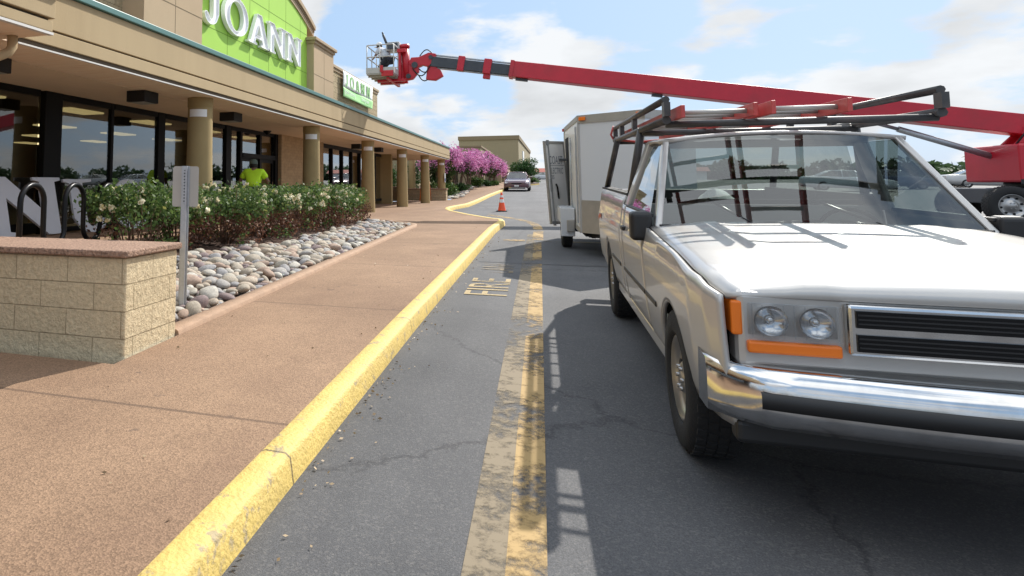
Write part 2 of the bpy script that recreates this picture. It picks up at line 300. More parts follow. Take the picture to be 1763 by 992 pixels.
# ------------------------------------------------------------------ mesh builder
def tag(o, label=None, cat=None, group=None, kind=None):
    if label: o['label'] = label
    if cat: o['category'] = cat
    if group: o['group'] = group
    if kind: o['kind'] = kind
    return o

class MB:
    def __init__(s): s.v = []; s.f = []; s.m = []; s.sm = []
    def add(s, vs, fs, mi=0, smooth=False):
        n = len(s.v); s.v += [tuple(v) for v in vs]
        for f in fs: s.f.append([n + i for i in f]); s.m.append(mi); s.sm.append(smooth)
    def box(s, a, b, mi=0, rot=None, org=None):
        x0, y0, z0 = a; x1, y1, z1 = b
        vs = [(x0,y0,z0),(x1,y0,z0),(x1,y1,z0),(x0,y1,z0),(x0,y0,z1),(x1,y0,z1),(x1,y1,z1),(x0,y1,z1)]
        if rot is not None:
            o = Vector(org if org else ((x0+x1)/2,(y0+y1)/2,(z0+z1)/2)); vs = [tuple(o + rot @ (Vector(v) - o)) for v in vs]
        s.add(vs, [(0,3,2,1),(4,5,6,7),(0,1,5,4),(1,2,6,5),(2,3,7,6),(3,0,4,7)], mi)
    def quad(s, *p, mi=0): s.add(p, [tuple(range(len(p)))], mi)
    def prism(s, poly, axis, a, b, mi=0, smooth=False):
        """closed polygon (list of 2-tuples) extruded along axis from a to b"""
        n = len(poly)
        def P(u, v, w):
            return {'x': (w,u,v), 'y': (u,w,v), 'z': (u,v,w)}[axis]
        vs = [P(u,v,a) for u,v in poly] + [P(u,v,b) for u,v in poly]
        fs = [tuple(range(n))[::-1], tuple(range(n, 2*n))] + [(i,(i+1)%n,n+(i+1)%n,n+i) for i in range(n)]
        s.add(vs, fs, mi, smooth)
    def cyl(s, p0, p1, r0, r1=None, n=16, mi=0, caps=True, smooth=True):
        r1 = r0 if r1 is None else r1
        p0 = Vector(p0); p1 = Vector(p1); d = (p1-p0).normalized()
        a = d.orthogonal().normalized(); b = d.cross(a)
        vs = []
        for p, r in ((p0,r0),(p1,r1)):
            for i in range(n):
                t = 2*math.pi*i/n; vs.append(tuple(p + (a*math.cos(t) + b*math.sin(t))*r))
        s.add(vs, [(i,(i+1)%n,n+(i+1)%n,n+i) for i in range(n)], mi, smooth)
        if caps: s.add(vs, [tuple(range(n))[::-1], tuple(range(n,2*n))], mi)
    def tube(s, pts, r, n=10, mi=0, closed=False):
        pts = [Vector(p) for p in pts]; k = len(pts); rr = r if isinstance(r, (list, tuple)) else [r]*k
        vs = []; up = None
        for i, p in enumerate(pts):
            d = (pts[min(i+1,k-1)] - pts[max(i-1,0)]).normalized()
            if up is None: up = d.orthogonal().normalized()
            else:
                up = (up - d*up.dot(d)); up = up.normalized() if up.length > 1e-6 else d.orthogonal().normalized()
            b = d.cross(up)
            for j in range(n):
                t = 2*math.pi*j/n; vs.append(tuple(p + (up*math.cos(t) + b*math.sin(t))*rr[i]))
        fs = [(i*n+j, i*n+(j+1)%n, (i+1)*n+(j+1)%n, (i+1)*n+j) for i in range(k-1) for j in range(n)]
        s.add(vs, fs, mi, True)
        s.add(vs, [tuple(range(n))[::-1], tuple(range((k-1)*n, k*n))], mi)
    def lathe(s, prof, c=(0,0,0), axis='z', n=24, mi=0):
        vs = []
        for r, h in prof:
            for i in range(n):
                t = 2*math.pi*i/n; u, v = r*math.cos(t), r*math.sin(t)
                p = {'z': (u,v,h), 'x': (h,u,v), 'y': (u,h,v)}[axis]
                vs.append((c[0]+p[0], c[1]+p[1], c[2]+p[2]))
        fs = [(i*n+j, i*n+(j+1)%n, (i+1)*n+(j+1)%n, (i+1)*n+j) for i in range(len(prof)-1) for j in range(n)]
        s.add(vs, fs, mi, True)
    def grid(s, rows, mi=0, smooth=True):
        n = len(rows[0]); vs = [p for r in rows for p in r]
        s.add(vs, [(i*n+j, i*n+j+1, (i+1)*n+j+1, (i+1)*n+j) for i in range(len(rows)-1) for j in range(n-1)], mi, smooth)
    def build(s, name, m, parent=None, bevel=0.0, seg=2, fix=True, uv=False, loc=None):
        me = bpy.data.meshes.new(name); me.from_pydata(s.v, [], s.f)
        ms = m if isinstance(m, (list, tuple)) else [m]
        for x in ms: me.materials.append(M[x] if isinstance(x, str) else x)
        me.polygons.foreach_set('material_index', s.m); me.polygons.foreach_set('use_smooth', s.sm)
        if fix:
            bm = bmesh.new(); bm.from_mesh(me); bmesh.ops.remove_doubles(bm, verts=bm.verts, dist=1e-5)
            bmesh.ops.recalc_face_normals(bm, faces=bm.faces); bm.to_mesh(me); bm.free()
        if uv:
            l = me.uv_layers.new(name='UVMap')
            for p in me.polygons:
                nx, ny, nz = (abs(c) for c in p.normal)
                for li in p.loop_indices:
                    c = me.vertices[me.loops[li].vertex_index].co
                    l.data[li].uv = (c.y, c.z) if nx > 0.6 else ((c.x, c.z) if ny > 0.5 else (c.x, c.y))
        o = bpy.data.objects.new(name, me); COL.objects.link(o)
        if parent: o.parent = parent
        if loc: o.location = loc
        if bevel:
            b = o.modifiers.new('bevel', 'BEVEL'); b.width = bevel; b.segments = seg; b.limit_method = 'ANGLE'; b.angle_limit = R(40)
            b.harden_normals = False
        return o

def empty(name, loc=(0,0,0), rz=0.0, rx=0.0):
    o = bpy.data.objects.new(name, None); o.empty_display_size = 0.2; o.location = loc; o.rotation_euler = (rx, 0, rz); COL.objects.link(o); return o

def copy_tree(o, parent=None):
    c = o.copy(); COL.objects.link(c)
    if parent: c.parent = parent
    for ch in list(o.children): copy_tree(ch, c)
    return c

def quads_obj(name, C, A, B, m, parent=None, normals=None):
    """many small separate leaf faces: centres C, half axes A and B (n x 3 arrays); each a folded rhombus"""
    n = len(C); V = np.empty((n, 4, 3)); V[:,0] = C - A; V[:,1] = C - B; V[:,2] = C + A; V[:,3] = C + B
    me = bpy.data.meshes.new(name); me.vertices.add(n*4); me.vertices.foreach_set('co', V.reshape(-1).astype(np.float32))
    me.loops.add(n*4); me.loops.foreach_set('vertex_index', np.arange(n*4, dtype=np.int32))
    me.polygons.add(n); me.polygons.foreach_set('loop_start', np.arange(0, n*4, 4, dtype=np.int32))
    try: me.polygons.foreach_set('loop_total', np.full(n, 4, dtype=np.int32))
    except Exception: pass
    me.update(calc_edges=True); me.validate()
    me.materials.append(M[m] if isinstance(m, str) else m)
    o = bpy.data.objects.new(name, me); COL.objects.link(o)
    if parent: o.parent = parent
    return o

def leaves(name, pts, size, m, parent=None, rg=None, flat=0.0, aspect=0.5):
    rg = rg or np.random.default_rng(1); n = len(pts)
    a = rg.normal(size=(n,3)); a[:,2] *= (1-flat); a /= np.linalg.norm(a, axis=1, keepdims=True)
    b = rg.normal(size=(n,3)); b -= a*np.sum(a*b, axis=1, keepdims=True); b /= np.linalg.norm(b, axis=1, keepdims=True)
    s = size*rg.uniform(0.6, 1.35, (n,1))
    return quads_obj(name, np.asarray(pts), a*s, b*s*aspect, m, parent)

def blob_points(rg, n, centre, rad, lumps=9, fill=0.55, squash=1.0, lump_r=0.5):
    """points through the volume of an uneven crown built from lumps"""
    cs = []
    for i in range(lumps):
        d = rg.normal(size=3); d /= np.linalg.norm(d); cs.append(d*rg.uniform(0.25, 0.75))
    cs.append(np.zeros(3)); cs = np.array(cs); rs = rg.uniform(0.6, 1.15, len(cs))*lump_r
    k = rg.integers(0, len(cs), n); d = rg.normal(size=(n,3)); d /= np.linalg.norm(d, axis=1, keepdims=True)
    r = rg.uniform(0, 1, (n,1))**fill
    return np.asarray(centre) + (cs[k] + d*r*rs[k][:,None])*np.asarray(rad)

def text_mesh(name, txt, size, m, parent=None, mtx=None, extrude=0.0, align='LEFT', squeeze=1.0, spacing=1.0, zfun=None):
    cu = bpy.data.curves.new(name, 'FONT'); cu.body = txt; cu.size = size; cu.extrude = extrude; cu.align_x = align; cu.space_character = spacing
    t = bpy.data.objects.new(name, cu); COL.objects.link(t)
    dg = bpy.context.evaluated_depsgraph_get(); me = bpy.data.meshes.new_from_object(t.evaluated_get(dg))
    bpy.data.objects.remove(t); bpy.data.curves.remove(cu)
    for v in me.vertices:
        v.co.x *= squeeze
        if mtx is not None: v.co = mtx @ v.co
        if zfun: v.co.z = zfun(v.co.x, v.co.y)
    me.name = name; me.materials.clear(); me.materials.append(M[m])
    o = bpy.data.objects.new(name, me); COL.objects.link(o)
    if parent: o.parent = parent
    return o

# ------------------------------------------------------------------ terrain heights
SL = 0.0205
def road_z(y):
    if y <= 95: return SL*y
    t = min(1.0, (y-95)/40.0); return SL*95 + SL*40*(t - t*t/2)
def floor_z(y): return 0.45 + 0.20*min(1.0, max(0.0, (20-y)/12.0))
KERB = [(-60,-1.35),(-20,-1.35),(0,-1.34),(6.2,-1.33),(16.1,-1.23),(18.5,-1.12),(18.95,-1.18),(19.3,-1.48),(20.9,-2.32),(22.5,-3.02),(23.6,-3.32),(24.6,-3.43),(25.6,-3.36),(27.6,-3.05),(31,-2.97),(38.7,-2.93),(46.9,-2.78),(60,-2.7),(66,-2.55),(80,-2.45),(130,-2.2)]
def lerp_tab(tab, y):
    for (a, u), (b, v) in zip(tab, tab[1:]):
        if a <= y <= b: return u + (v-u)*(y-a)/(b-a)
    return tab[0][1] if y < tab[0][0] else tab[-1][1]
def kerb_x(y): return lerp_tab(KERB, y)
def walk_left(y):
    if y < 16.2: return -2.95
    if y < 18.4: return -2.95 - 2.95*(y-16.2)/2.2
    return -5.9
def walk_z(x, y):
    xl, xr = walk_left(y), kerb_x(y); zr = road_z(y) + 0.13
    zl = zr if y < 16.2 else floor_z(y)
    if 16.2 <= y < 18.4: zl = zr + (floor_z(y)-zr)*(y-16.2)/2.2
    if y > 44.6: zl = floor_z(44) + (zr-floor_z(44))*min(1, (y-44.6)/8)
    t = min(1, max(0, (x-xl)/(xr-xl))); t = t*t*(3-2*t)
    return zl + (zr-zl)*t

def ysamples(a, b, extra=()):
    s = set(np.round(np.linspace(a, b, max(2, int((b-a)/0.8))), 3).tolist()) | {y for y in extra if a <= y <= b}
    return sorted(s)

# ------------------------------------------------------------------ the setting
g = MB()
ys = [-80,-40,-20,-8,0,5,10,20,40,60,80,95,100,105,110,115,120,125,130,135,160,250,600]
ys = sorted(set(ys) | {q[0] for q in KERB if q[0] <= 100} | {-30.5, -30.0, 30, 50, 70, 100.5})
g.grid([[(x, y, road_z(y)) for x in [(kerb_x(y)+0.02 if -30 <= y <= 100 else -300.0),0,6,20,60,300]] for y in ys], smooth=True)
tag(g.build('road', 'asphalt', fix=False), kind='structure')
g = MB(); g.grid([[(x, y, -1.2) for x in (-300,-100,-30,-2)] for y in (-80,0,60,101)])
tag(g.build('ground', 'mulch', fix=False), kind='structure')

w = MB()
yl = ysamples(4.0, 100, [k[0] for k in KERB] + [16.2, 18.4, 44.6])
w.grid([[(walk_left(y) + (kerb_x(y)-walk_left(y))*t, y, walk_z(walk_left(y) + (kerb_x(y)-walk_left(y))*t, y)) for t in np.linspace(0,1,9)] for y in yl])
yl0 = ysamples(-30, 4.0)
w.grid([[(x, y, road_z(y)+0.13) for x in (-14.0,-8,-5,-2.95,kerb_x(y))] for y in yl0])
tag(w.build('sidewalk', 'walk', fix=False), kind='structure')

k = MB()
ykk = ysamples(-30, 100, [q[0] for q in KERB])
rows = []
prof = [(-0.0, 0.134), (0.02, 0.142), (0.125, 0.140), (0.15, 0.12), (0.175, -0.05)]
pts = [Vector((kerb_x(y), y, 0)) for y in ykk]
for i, p in enumerate(pts):
    d = (pts[min(i+1,len(pts)-1)] - pts[max(0,i-1)]).normalized(); nrm = Vector((d.y, -d.x, 0))
    rows.append([(p.x + nrm.x*o_, p.y + nrm.y*o_, road_z(p.y + nrm.y*o_) + h) for o_, h in prof])
k.grid(rows)
tag(k.build('kerb', 'kerb', fix=False), kind='structure')

def floor_right(y):
    if y < 6.5: return -4.65
    if y < 9.3: return -6.1
    return -5.9
fl = MB()
ysf = sorted(set(np.linspace(4.5, 44.6, 60).round(3).tolist() + [6.5, 6.501, 9.3, 9.301]))
for y0, y1 in zip(ysf, ysf[1:]):
    xr = floor_right((y0+y1)/2)
    for xa, xb in ((-8.62, -7.3), (-7.3, xr)):
        fl.quad((xa,y0,floor_z(y0)),(xb,y0,floor_z(y0)),(xb,y1,floor_z(y1)),(xa,y1,floor_z(y1)))
tag(fl.build('porch_pavement', 'walk'), kind='structure')

def bed_right(y): return -2.95 if y < 16.2 else -2.95 - 2.95*(y-16.2)/2.2
def bed_z(x, y):
    xl, xr = floor_right(y), bed_right(y); t = min(1, max(0, (x-xl)/(xr-xl+1e-6)))
    zr = road_z(y)+0.10
    return floor_z(y)+0.015 + (zr-floor_z(y)-0.015)*(t**0.9)
bd = MB()
yb = sorted(set(np.linspace(4.85, 18.4, 45).round(3).tolist() + [6.5, 6.502, 9.3, 9.302, 16.2]))
for y0, y1 in zip(yb, yb[1:]):
    ymid = (y0+y1)/2
    a0, a1 = floor_right(ymid), floor_right(ymid); b0, b1 = bed_right(y0), bed_right(y1)
    for i in range(10):
        t0, t1 = i/10, (i+1)/10
        P = [(a0+(b0-a0)*t0,y0),(a0+(b0-a0)*t1,y0),(a1+(b1-a1)*t1,y1),(a1+(b1-a1)*t0,y1)]
        bd.quad(*[(x, y, floor_z(y)+0.015 + (road_z(y)+0.10-floor_z(y)-0.015)*(t**0.9)) for (x,y),t in zip(P,(t0,t1,t1,t0))])
tag(bd.build('mulch_bed', 'mulch'), kind='structure')
# second bed, beyond the canopy, with its stones and shrubs
b2 = MB()
yb2 = np.linspace(45.0, 82, 30)
b2.grid([[(-5.9 + (-16+5.9)*t, y, walk_z(-5.9,y)+0.03+0.35*t) for t in np.linspace(0,1,5)] for y in yb2])
tag(b2.build('far_planting_bed', 'mulch', fix=False), kind='structure')

# raised border of the bed
bc = MB(); pth = [(-2.95,4.868)] + [(-2.95,y) for y in np.linspace(5.5,16.0,16)] + [(-3.02,16.35),(-3.25,16.6),(-3.9,17.2),(-4.7,17.8)]
rows = []
for i,(x,y) in enumerate(pth):
    p = Vector((x,y)); d = (Vector(pth[min(i+1,len(pth)-1)])-Vector(pth[max(0,i-1)])).normalized(); n_ = Vector((d.y,-d.x))
    z = walk_z(x+0.05,y)
    rows.append([(x-n_.x*0.17, y-n_.y*0.17, z-0.05),(x-n_.x*0.16,y-n_.y*0.16,z+0.045),(x-n_.x*0.02,y-n_.y*0.02,z+0.045),(x,y,z+0.03),(x+n_.x*0.012,y+n_.y*0.012,z-0.02)])
bc.grid(rows); bc.add(rows[0], [(0,1,2,3,4)])
tag(bc.build('bed_edging', 'bedcurb', fix=False), 'tan concrete edging along the rock bed beside the sidewalk', 'edging')

# painted markings, as thin sheets above the asphalt
def strip(name, path, width, m, lift=0.005):
    s = MB(); rows = []
    for i,(x,y) in enumerate(path):
        d = (Vector(path[min(i+1,len(path)-1)])-Vector(path[max(0,i-1)])).normalized(); n_ = Vector((d.y,-d.x))*width/2
        rows.append([(x-n_.x,y-n_.y,road_z(y-n_.y)+lift),(x+n_.x,y+n_.y,road_z(y+n_.y)+lift)])
    s.grid(rows); return tag(s.build(name, m, fix=False), kind='structure')
strip('fire_lane_line', [(-0.09,y) for y in np.linspace(-12,14.3,40)], 0.15, 'line_yellow', 0.006)
strip('fire_lane_line', [(-0.09,14.72),(-0.085,16.0),(-0.08,17.2),(-0.12,18.3),(-0.22,19.2),(-0.40,20.0),(-0.68,20.8),(-1.1,21.6),(-1.7,22.4)], 0.23, 'line_yellow', 0.006)
strip('fire_lane_line', [(-0.24,y) for y in np.linspace(-12,16.0,30)], 0.16, 'line_pale', 0.005)
strip('road_marking_bar', [(-0.80,14.5),(-0.35,14.52)], 0.30, 'line_yellow', 0.009)
strip('road_marking_bar', [(0.03,14.5),(0.5,14.46),(1.4,14.46)], 0.26, 'line_pale', 0.009)
strip('fire_lane_line', [(-1.75,23.2),(-1.35,22.3),(-0.95,21.6)], 0.12, 'line_pale', 0.005)
def road_text(txt, x, y, size, squeeze, m):
    mt = Matrix.Translation((x,y,0)) @ Matrix.Rotation(R(90),4,'Z')
    o = text_mesh('road_lettering', txt, size, m, None, mt, squeeze=squeeze, zfun=lambda X,Y: road_z(Y)+0.007)
    return tag(o, kind='structure')
road_text('FIRE', -0.42, 8.02, 0.74, 0.98, 'fire_paint')
road_text('LANE', -0.42, 9.85, 0.70, 0.62, 'line_pale')
strip('tar_seam', [(-1.0,11.0),(-0.3,11.02),(0.4,10.95),(1.2,10.93),(2.6,10.98)], 0.035, 'tar', 0.011)
strip('tar_seam', [(-1.0,30.2),(0.4,30.6),(1.5,30.3),(3.0,30.7)], 0.06, 'tar', 0.006)
strip('tar_seam', [(-1.2,37.5),(0.0,36.4),(1.2,37.1),(2.6,36.2)], 0.06, 'tar', 0.006)
strip('tar_seam', [(0.9,28.0),(1.0,33.0),(0.7,38.0),(1.1,46.0)], 0.05, 'tar', 0.006)
# parking bays on the far side of the lane
for i in range(7):
    strip('parking_bay_line', [(9.0+i*0.0, 8+i*2.75),(14.2, 9.2+i*2.75)], 0.10, 'line_white', 0.005)

rgl = np.random.default_rng(17); P = []
for _ in range(210):
    y = rgl.uniform(3.0, 18) if _ % 3 else rgl.uniform(0.5, 7); x = kerb_x(y) + 0.19 + abs(rgl.normal())*0.10
    P.append((x, y, road_z(y)+0.012))
for _ in range(70):
    y = rgl.uniform(1.5, 20); x = rgl.uniform(-2.9,-1.4); P.append((x, y, walk_z(x,y)+0.008))
o = leaves('leaf_litter', np.array(P), 0.012, leaf_mat('dry_litter', (0.20,0.13,0.07), (0.42,0.32,0.20), (0.65,0.6,0.5), trans=0), None, rgl, flat=0.85, aspect=0.6)
tag(o, 'dry leaf bits and grit along the foot of the yellow kerb', 'litter', kind='stuff')

# ------------------------------------------------------------------ store building
store = tag(empty('store_building', (-8.4, 15, 0.5)), 'long tan store with a columned canopy, lime green sign panel and dark shop windows', 'store')
OX = Vector((8.4, -15, -0.5))
def S(mb): mb.v = [tuple(Vector(v)+OX) for v in mb.v]; return mb
def part(name, mb, m, parent=store, **kw):
    return S(mb).build(name, m, parent, **kw)
ZS = 3.18; XF = -5.83
# canopy fascia with groove and white drip edge
f = MB()
f.box((-6.05, 5.93, 3.46), (XF, 44.05, 3.945)); f.box((-6.05, 5.93, 3.25), (XF+0.012, 44.04, 3.43))
f.box((-6.04, 5.94, 3.43), (XF-0.03, 44.03, 3.46), 1)
f.box((-6.05, 5.93, 3.20), (XF-0.012, 44.04, 3.25), 1)
f.box((-13, 43.75, 3.19), (-6.05, 44.04, 3.945))
# the step forward of the canopy next to the camera
f.box((-5.83, -6.0, 3.62), (-5.08, 5.80, 4.45)); f.box((-5.83, -6, 3.36), (-5.14, 5.74, 3.62)); f.box((-5.83, -6, 3.21), (-5.16, 5.73, 3.33)); f.box((-5.83, -6, 3.33), (-5.2, 5.7, 3.36), 1)
part('canopy_fascia', f, ['stucco', 'dark_gap'], bevel=0.008)
t = MB(); t.box((-6.3, 5.93, 3.95), (XF+0.05, 44.1, 4.045))
part('coping', t, 'teal', bevel=0.012)
t = MB(); t.box((-5.88, 5.93, 3.176), (XF-0.010, 44.04, 3.196)); t.box((-5.22, -6, 3.176), (-5.155, 5.74, 3.204))
part('drip_edge', t, 'white_trim')
so = MB(); so.box((-6.75, -6, 3.18), (-5.885, 44.0, 3.22)); so.box((-5.885, -6, 3.18), (-5.222, 5.73, 3.22))
so.box((-8.75, -6, 3.176), (-6.762, 44.0, 3.22), 1); so.box((-6.762, -6, 3.19), (-6.75, 44, 3.22), 2)
part('soffit', so, ['soffit', 'soffit_in', 'dark_gap'])
# roof slab / body
r = MB(); r.box((-42, -6, 3.6), (-7.15, 44, 3.95)); part('roof', r, 'far_tan2')
# columns
for i in range(6):
    y = 11.0 + 6.42*i
    x = -6.27
    z0 = floor_z(y) - 0.12
    c = MB(); c.lathe([(0.275, z0), (0.262, z0+0.6), (0.245, 2.2), (0.238, 2.98), (0.238, 3.0), (0.247, 3.01), (0.247, 3.18)], (x, y, 0), n=40)
    if i == 5: c = MB(); c.lathe([(0.255, 1.05), (0.245, 2.2), (0.238, 3.0), (0.247, 3.01), (0.247, 3.18)], (x, y, 0), n=32)
    co = part('column', c, 'column')
    bnd = MB()
    a0 = -2.0; n = 14
    rowa = []
    for zz in (2.80, 2.945):
        rowa.append([(x+0.2445*math.cos(a0+j*0.115), y+0.2445*math.sin(a0+j*0.115), zz) for j in range(n)])
    bnd.grid(rowa)
    b_ = part('column_band', bnd, 'reflective', parent=co, fix=False)
# shop front: piers, mullions, rails
XG = -8.40
piers = [(9.15,9.58,0.07),(11.03,11.12,0.05),(12.74,13.02,0.06),(16.10,16.42,0.07),(19.57,19.78,0.10)]
fr = MB()
for a,b,dp in piers: fr.box((XG-0.06,a,floor_z(a)),(XG+dp,b,3.176))
fr.box((XG-0.05,-2,floor_z(5)),(XG+0.06,9.05,floor_z(9)+0.20)); fr.box((XG-0.05,9.60,floor_z(9)),(XG+0.06,16.05,floor_z(12)+0.14))
for a,b in ((-2,9.05),(9.60,11.02),(11.14,12.72),(13.06,16.05)): fr.box((XG-0.05,a,3.06),(XG+0.05,b,3.176))
fr.box((XG-0.05,16.45,3.06),(XG+0.06,19.55,3.176)); 
for y in (6.3,): fr.box((XG-0.05,y-0.06,floor_z(y)+0.2),(XG+0.09,y+0.06,3.06))
# right-hand windows beyond the tiled wall
for y in (25.75,27.25,28.75,30.2,31.7,33.2): fr.box((XG-0.05,y-0.06,0.75),(XG+0.09,y+0.06,3.02))
fr.box((XG-0.05,24.15,3.02),(XG+0.07,34.6,3.176)); fr.box((XG-0.05,24.15,0.62),(XG+0.07,34.6,0.75))
part('window_frame', fr, 'bronze', bevel=0.008)
def pane(y0,y1,z0,z1,x=XG):
    p = MB(); p.box((x-0.006,y0,z0),(x+0.006,y1,z1)); return part('window_pane', p, 'glass')
for a,b in ((-2,6.24),(6.36,9.05),(9.60,11.02),(11.14,12.72),(13.06,16.05)): pane(a,b,floor_z((a+b)/2)+0.15,3.06)
for a,b in ((24.15,25.69),(25.81,27.19),(27.31,28.69),(28.81,30.14),(30.26,31.64),(31.76,33.14),(33.26,34.6)): pane(a,b,0.75,3.02)
# entrance: transom lights and two sliding leaves
dfr = MB()
for y in (17.05,18.42): dfr.box((XG-0.05,y-0.07,0.46),(XG+0.08,y+0.07,3.06))
dfr.box((XG-0.05,17.12,2.30),(XG+0.10,19.55,2.44)); dfr.box((XG-0.05,16.45,0.46),(XG+0.05,16.98,0.56))
part('door_frame', dfr, 'bronze', bevel=0.006)
pane(16.45,16.98,0.56,3.06); pane(17.12,18.35,2.44,3.06); pane(18.49,19.55,2.44,3.06)
for a,b in ((17.12,18.35),(18.49,19.55)):
    d = MB(); d.box((XG-0.03,a+0.003,0.47),(XG+0.03,a+0.09,2.298)); d.box((XG-0.03,b-0.09,0.47),(XG+0.03,b-0.003,2.298)); d.box((XG-0.03,a+0.09,0.47),(XG+0.03,b-0.09,0.68)); d.box((XG-0.03,a+0.09,2.20),(XG+0.03,b-0.09,2.298))
    do = part('door', d, 'bronze')
    p = MB(); p.box((XG-0.005,a+0.09,0.68),(XG+0.005,b-0.09,2.20)); part('door_pane', p, 'glass', parent=do)
    h = MB(); h.cyl((XG+0.06,b-0.14,1.1),(XG+0.06,b-0.14,1.6),0.014); part('door_handle', h, 'chrome', parent=do)
# entry wall tile, with the small dark box
tw = MB(); tw.box((XG-0.5,19.78,0.40),(XG+0.22,24.15,3.176)); part('entry_wall', tw, 'tile_wall', uv=True)
bx = MB(); bx.box((XG+0.222,22.0,1.42),(XG+0.27,22.42,1.58)); part('key_box', bx, 'blackbox', bevel=0.01)
ew = MB(); ew.box((XG-0.4,34.6,0.35),(XG+0.1,34.95,3.176)); ew.box((-42,34.75,0.3),(XG-0.4,34.95,3.6)); ew.box((XG+0.1,34.62,0.35),(XG+0.62,34.95,3.176))
part('end_wall', ew, 'column')
# dark interior
it = MB(); it.quad((-30,-4,0.60),(-8.45,-4,0.60),(-8.45,34.6,0.44),(-30,34.6,0.44)); part('interior_floor', it, 'int_floor')
it = MB(); it.quad((-30,-4,0.4),(-30,34.6,0.4),(-30,34.6,3.6),(-30,-4,3.6)); it.quad((-30,-4,0.4),(-8.45,-4,0.4),(-8.45,-4,3.6),(-30,-4,3.6)); it.quad((-30,34.55,0.4),(-8.85,34.55,0.4),(-8.85,34.55,3.6),(-30,34.55,3.6)); part('interior_wall', it, 'int_wall')
it = MB(); it.quad((-30,-4,3.30),(-8.45,-4,3.30),(-8.45,34.6,3.30),(-30,34.6,3.30)); part('interior_ceiling', it, 'int_ceil')
# upper wall: split-face block, pilasters, lime panel with arched cornice
XW = -7.12
up = MB(); up.box((-7.5,-6,3.96),(XW,9.62,6.9)); part('block_wall', up, 'splitface', uv=True); up = MB(); up.box((-7.5,20.75,3.96),(XW,28.85,5.68)); part('block_wall', up, 'splitface', uv=True)
cn = MB(); cn.box((-7.55,20.75,5.68),(XW+0.04,28.88,5.79)); cn.box((-7.58,20.75,5.79),(XW+0.08,28.93,5.90)); part('cornice', cn, ['cornice'], bevel=0.015)
lowp = MB(); lowp.box((-7.5,28.86,3.96),(XW,44.0,4.50)); lowp.box((-7.5,28.87,4.50),(XW+0.05,44.05,4.58)); part('parapet', lowp, 'stucco')
XP = -6.66
def pil(y0, y1, z1, cap=True):
    p = MB(); p.box((-7.5,y0,3.96),(XP,y1,z1)); part('pilaster', p, 'stucco_light')
    j = MB()
    for yy in (y0+(y1-y0)*0.5,): j.box((XP-0.02,yy-0.008,4.0),(XP+0.003,yy+0.008,z1-0.01))
    for zz in (4.98,): j.box((XP-0.02,y0+0.01,zz-0.008),(XP+0.0045,y1-0.01,zz+0.008))
    part('pilaster_joint', j, 'joint')
    if cap:
        c = MB(); c.box((-7.55,y0-0.05,z1),(XP+0.05,y1+0.05,z1+0.09)); c.box((-7.58,y0-0.11,z1+0.09),(XP+0.11,y1+0.11,z1+0.20)); part('pilaster_cap', c, 'cornice', bevel=0.02)
pil(9.62, 11.70, 6.9, False); pil(18.72, 20.74, 5.95)
XA = -6.90
cy_, hw = 15.21, 3.5
def arch(y, base=6.25, rise=0.95): 
    t = (y-cy_)/4.2; return base + rise*(1-t*t) - 0.0
poly = [(11.70,3.96),(18.72,3.96)] + [(y, arch(y)) for y in np.linspace(18.72,11.70,25)]
gp = MB(); gp.prism(poly, 'x', -7.45, XA); part('sign_panel', gp, 'green')
j = MB()
for yy in (12.08,13.31,14.52,15.73,16.95,18.13): j.box((XA-0.01,yy-0.006,3.97),(XA+0.003,yy+0.006,arch(yy)-0.02))
for zz in (5.0,6.22): j.box((XA-0.01,11.72,zz-0.006),(XA+0.0042,18.70,zz+0.006))
part('panel_joint', j, 'green_joint')
ac = MB()
ya = np.linspace(11.2,19.3,34)
for (o0,o1,x1,mi) in ((-0.02,0.13,-6.865,0),(0.13,0.20,-6.845,1),(0.20,0.33,-6.80,0)):
    rows = [[(-7.5,y,arch(y)+o0),(x1,y,arch(y)+o0),(x1,y,arch(y)+o1),(-7.5,y,arch(y)+o1)] for y in ya]
    for r0, r1 in zip(rows, rows[1:]):
        ac.add(r0+r1, [(0,1,5,4),(1,2,6,5),(2,3,7,6)], mi)
    ac.add(rows[0], [(0,1,2,3)], mi); ac.add(rows[-1], [(0,1,2,3)], mi)
part('arched_cornice', ac, ['cornice','cornice_dark'])
# downspout under the stepped canopy
ds = MB(); ds.tube([(-5.62,5.62,3.18),(-5.62,5.62,3.05),(-5.63,5.58,2.98),(-5.70,5.45,2.90),(-5.95,5.1,2.78),(-6.2,4.8,2.7)], 0.055, 12)
part('downspout', ds, 'stucco')

# soffit fixtures: things that hang under the canopy
def fixture(x, y, label):
    o = tag(empty('soffit_light', (x,y,3.176)), label, 'light fixture', 'black box lights under the canopy')
    b = MB(); b.box((-0.19,-0.22,-0.20),(0.19,0.22,0)); b.build('housing', 'blackbox', o, bevel=0.01)
    l = MB(); l.box((-0.15,-0.18,-0.206),(0.15,0.18,-0.199)); l.build('lens', 'lens', o)
fixture(-6.85,6.45,'black box light under the soffit at the bent downspout')
fixture(-6.8,9.85,'black box light over the first tall windows, left of the nearest column')
fixture(-6.85,13.45,'black box light just right of the nearest column')
fixture(-7.2,25.6,'small dark box light left of the third column')
fixture(-6.95,28.3,'small dark box light right of the third column')
dm = tag(empty('dome_camera', (-8.05,18.3,3.176)), 'small dark dome camera on the soffit above the entrance doors', 'camera')
b = MB(); b.lathe([(0.0,-0.13),(0.06,-0.11),(0.10,-0.06),(0.11,-0.03),(0.13,-0.03),(0.13,0)], n=20); b.build('dome', 'black', dm)
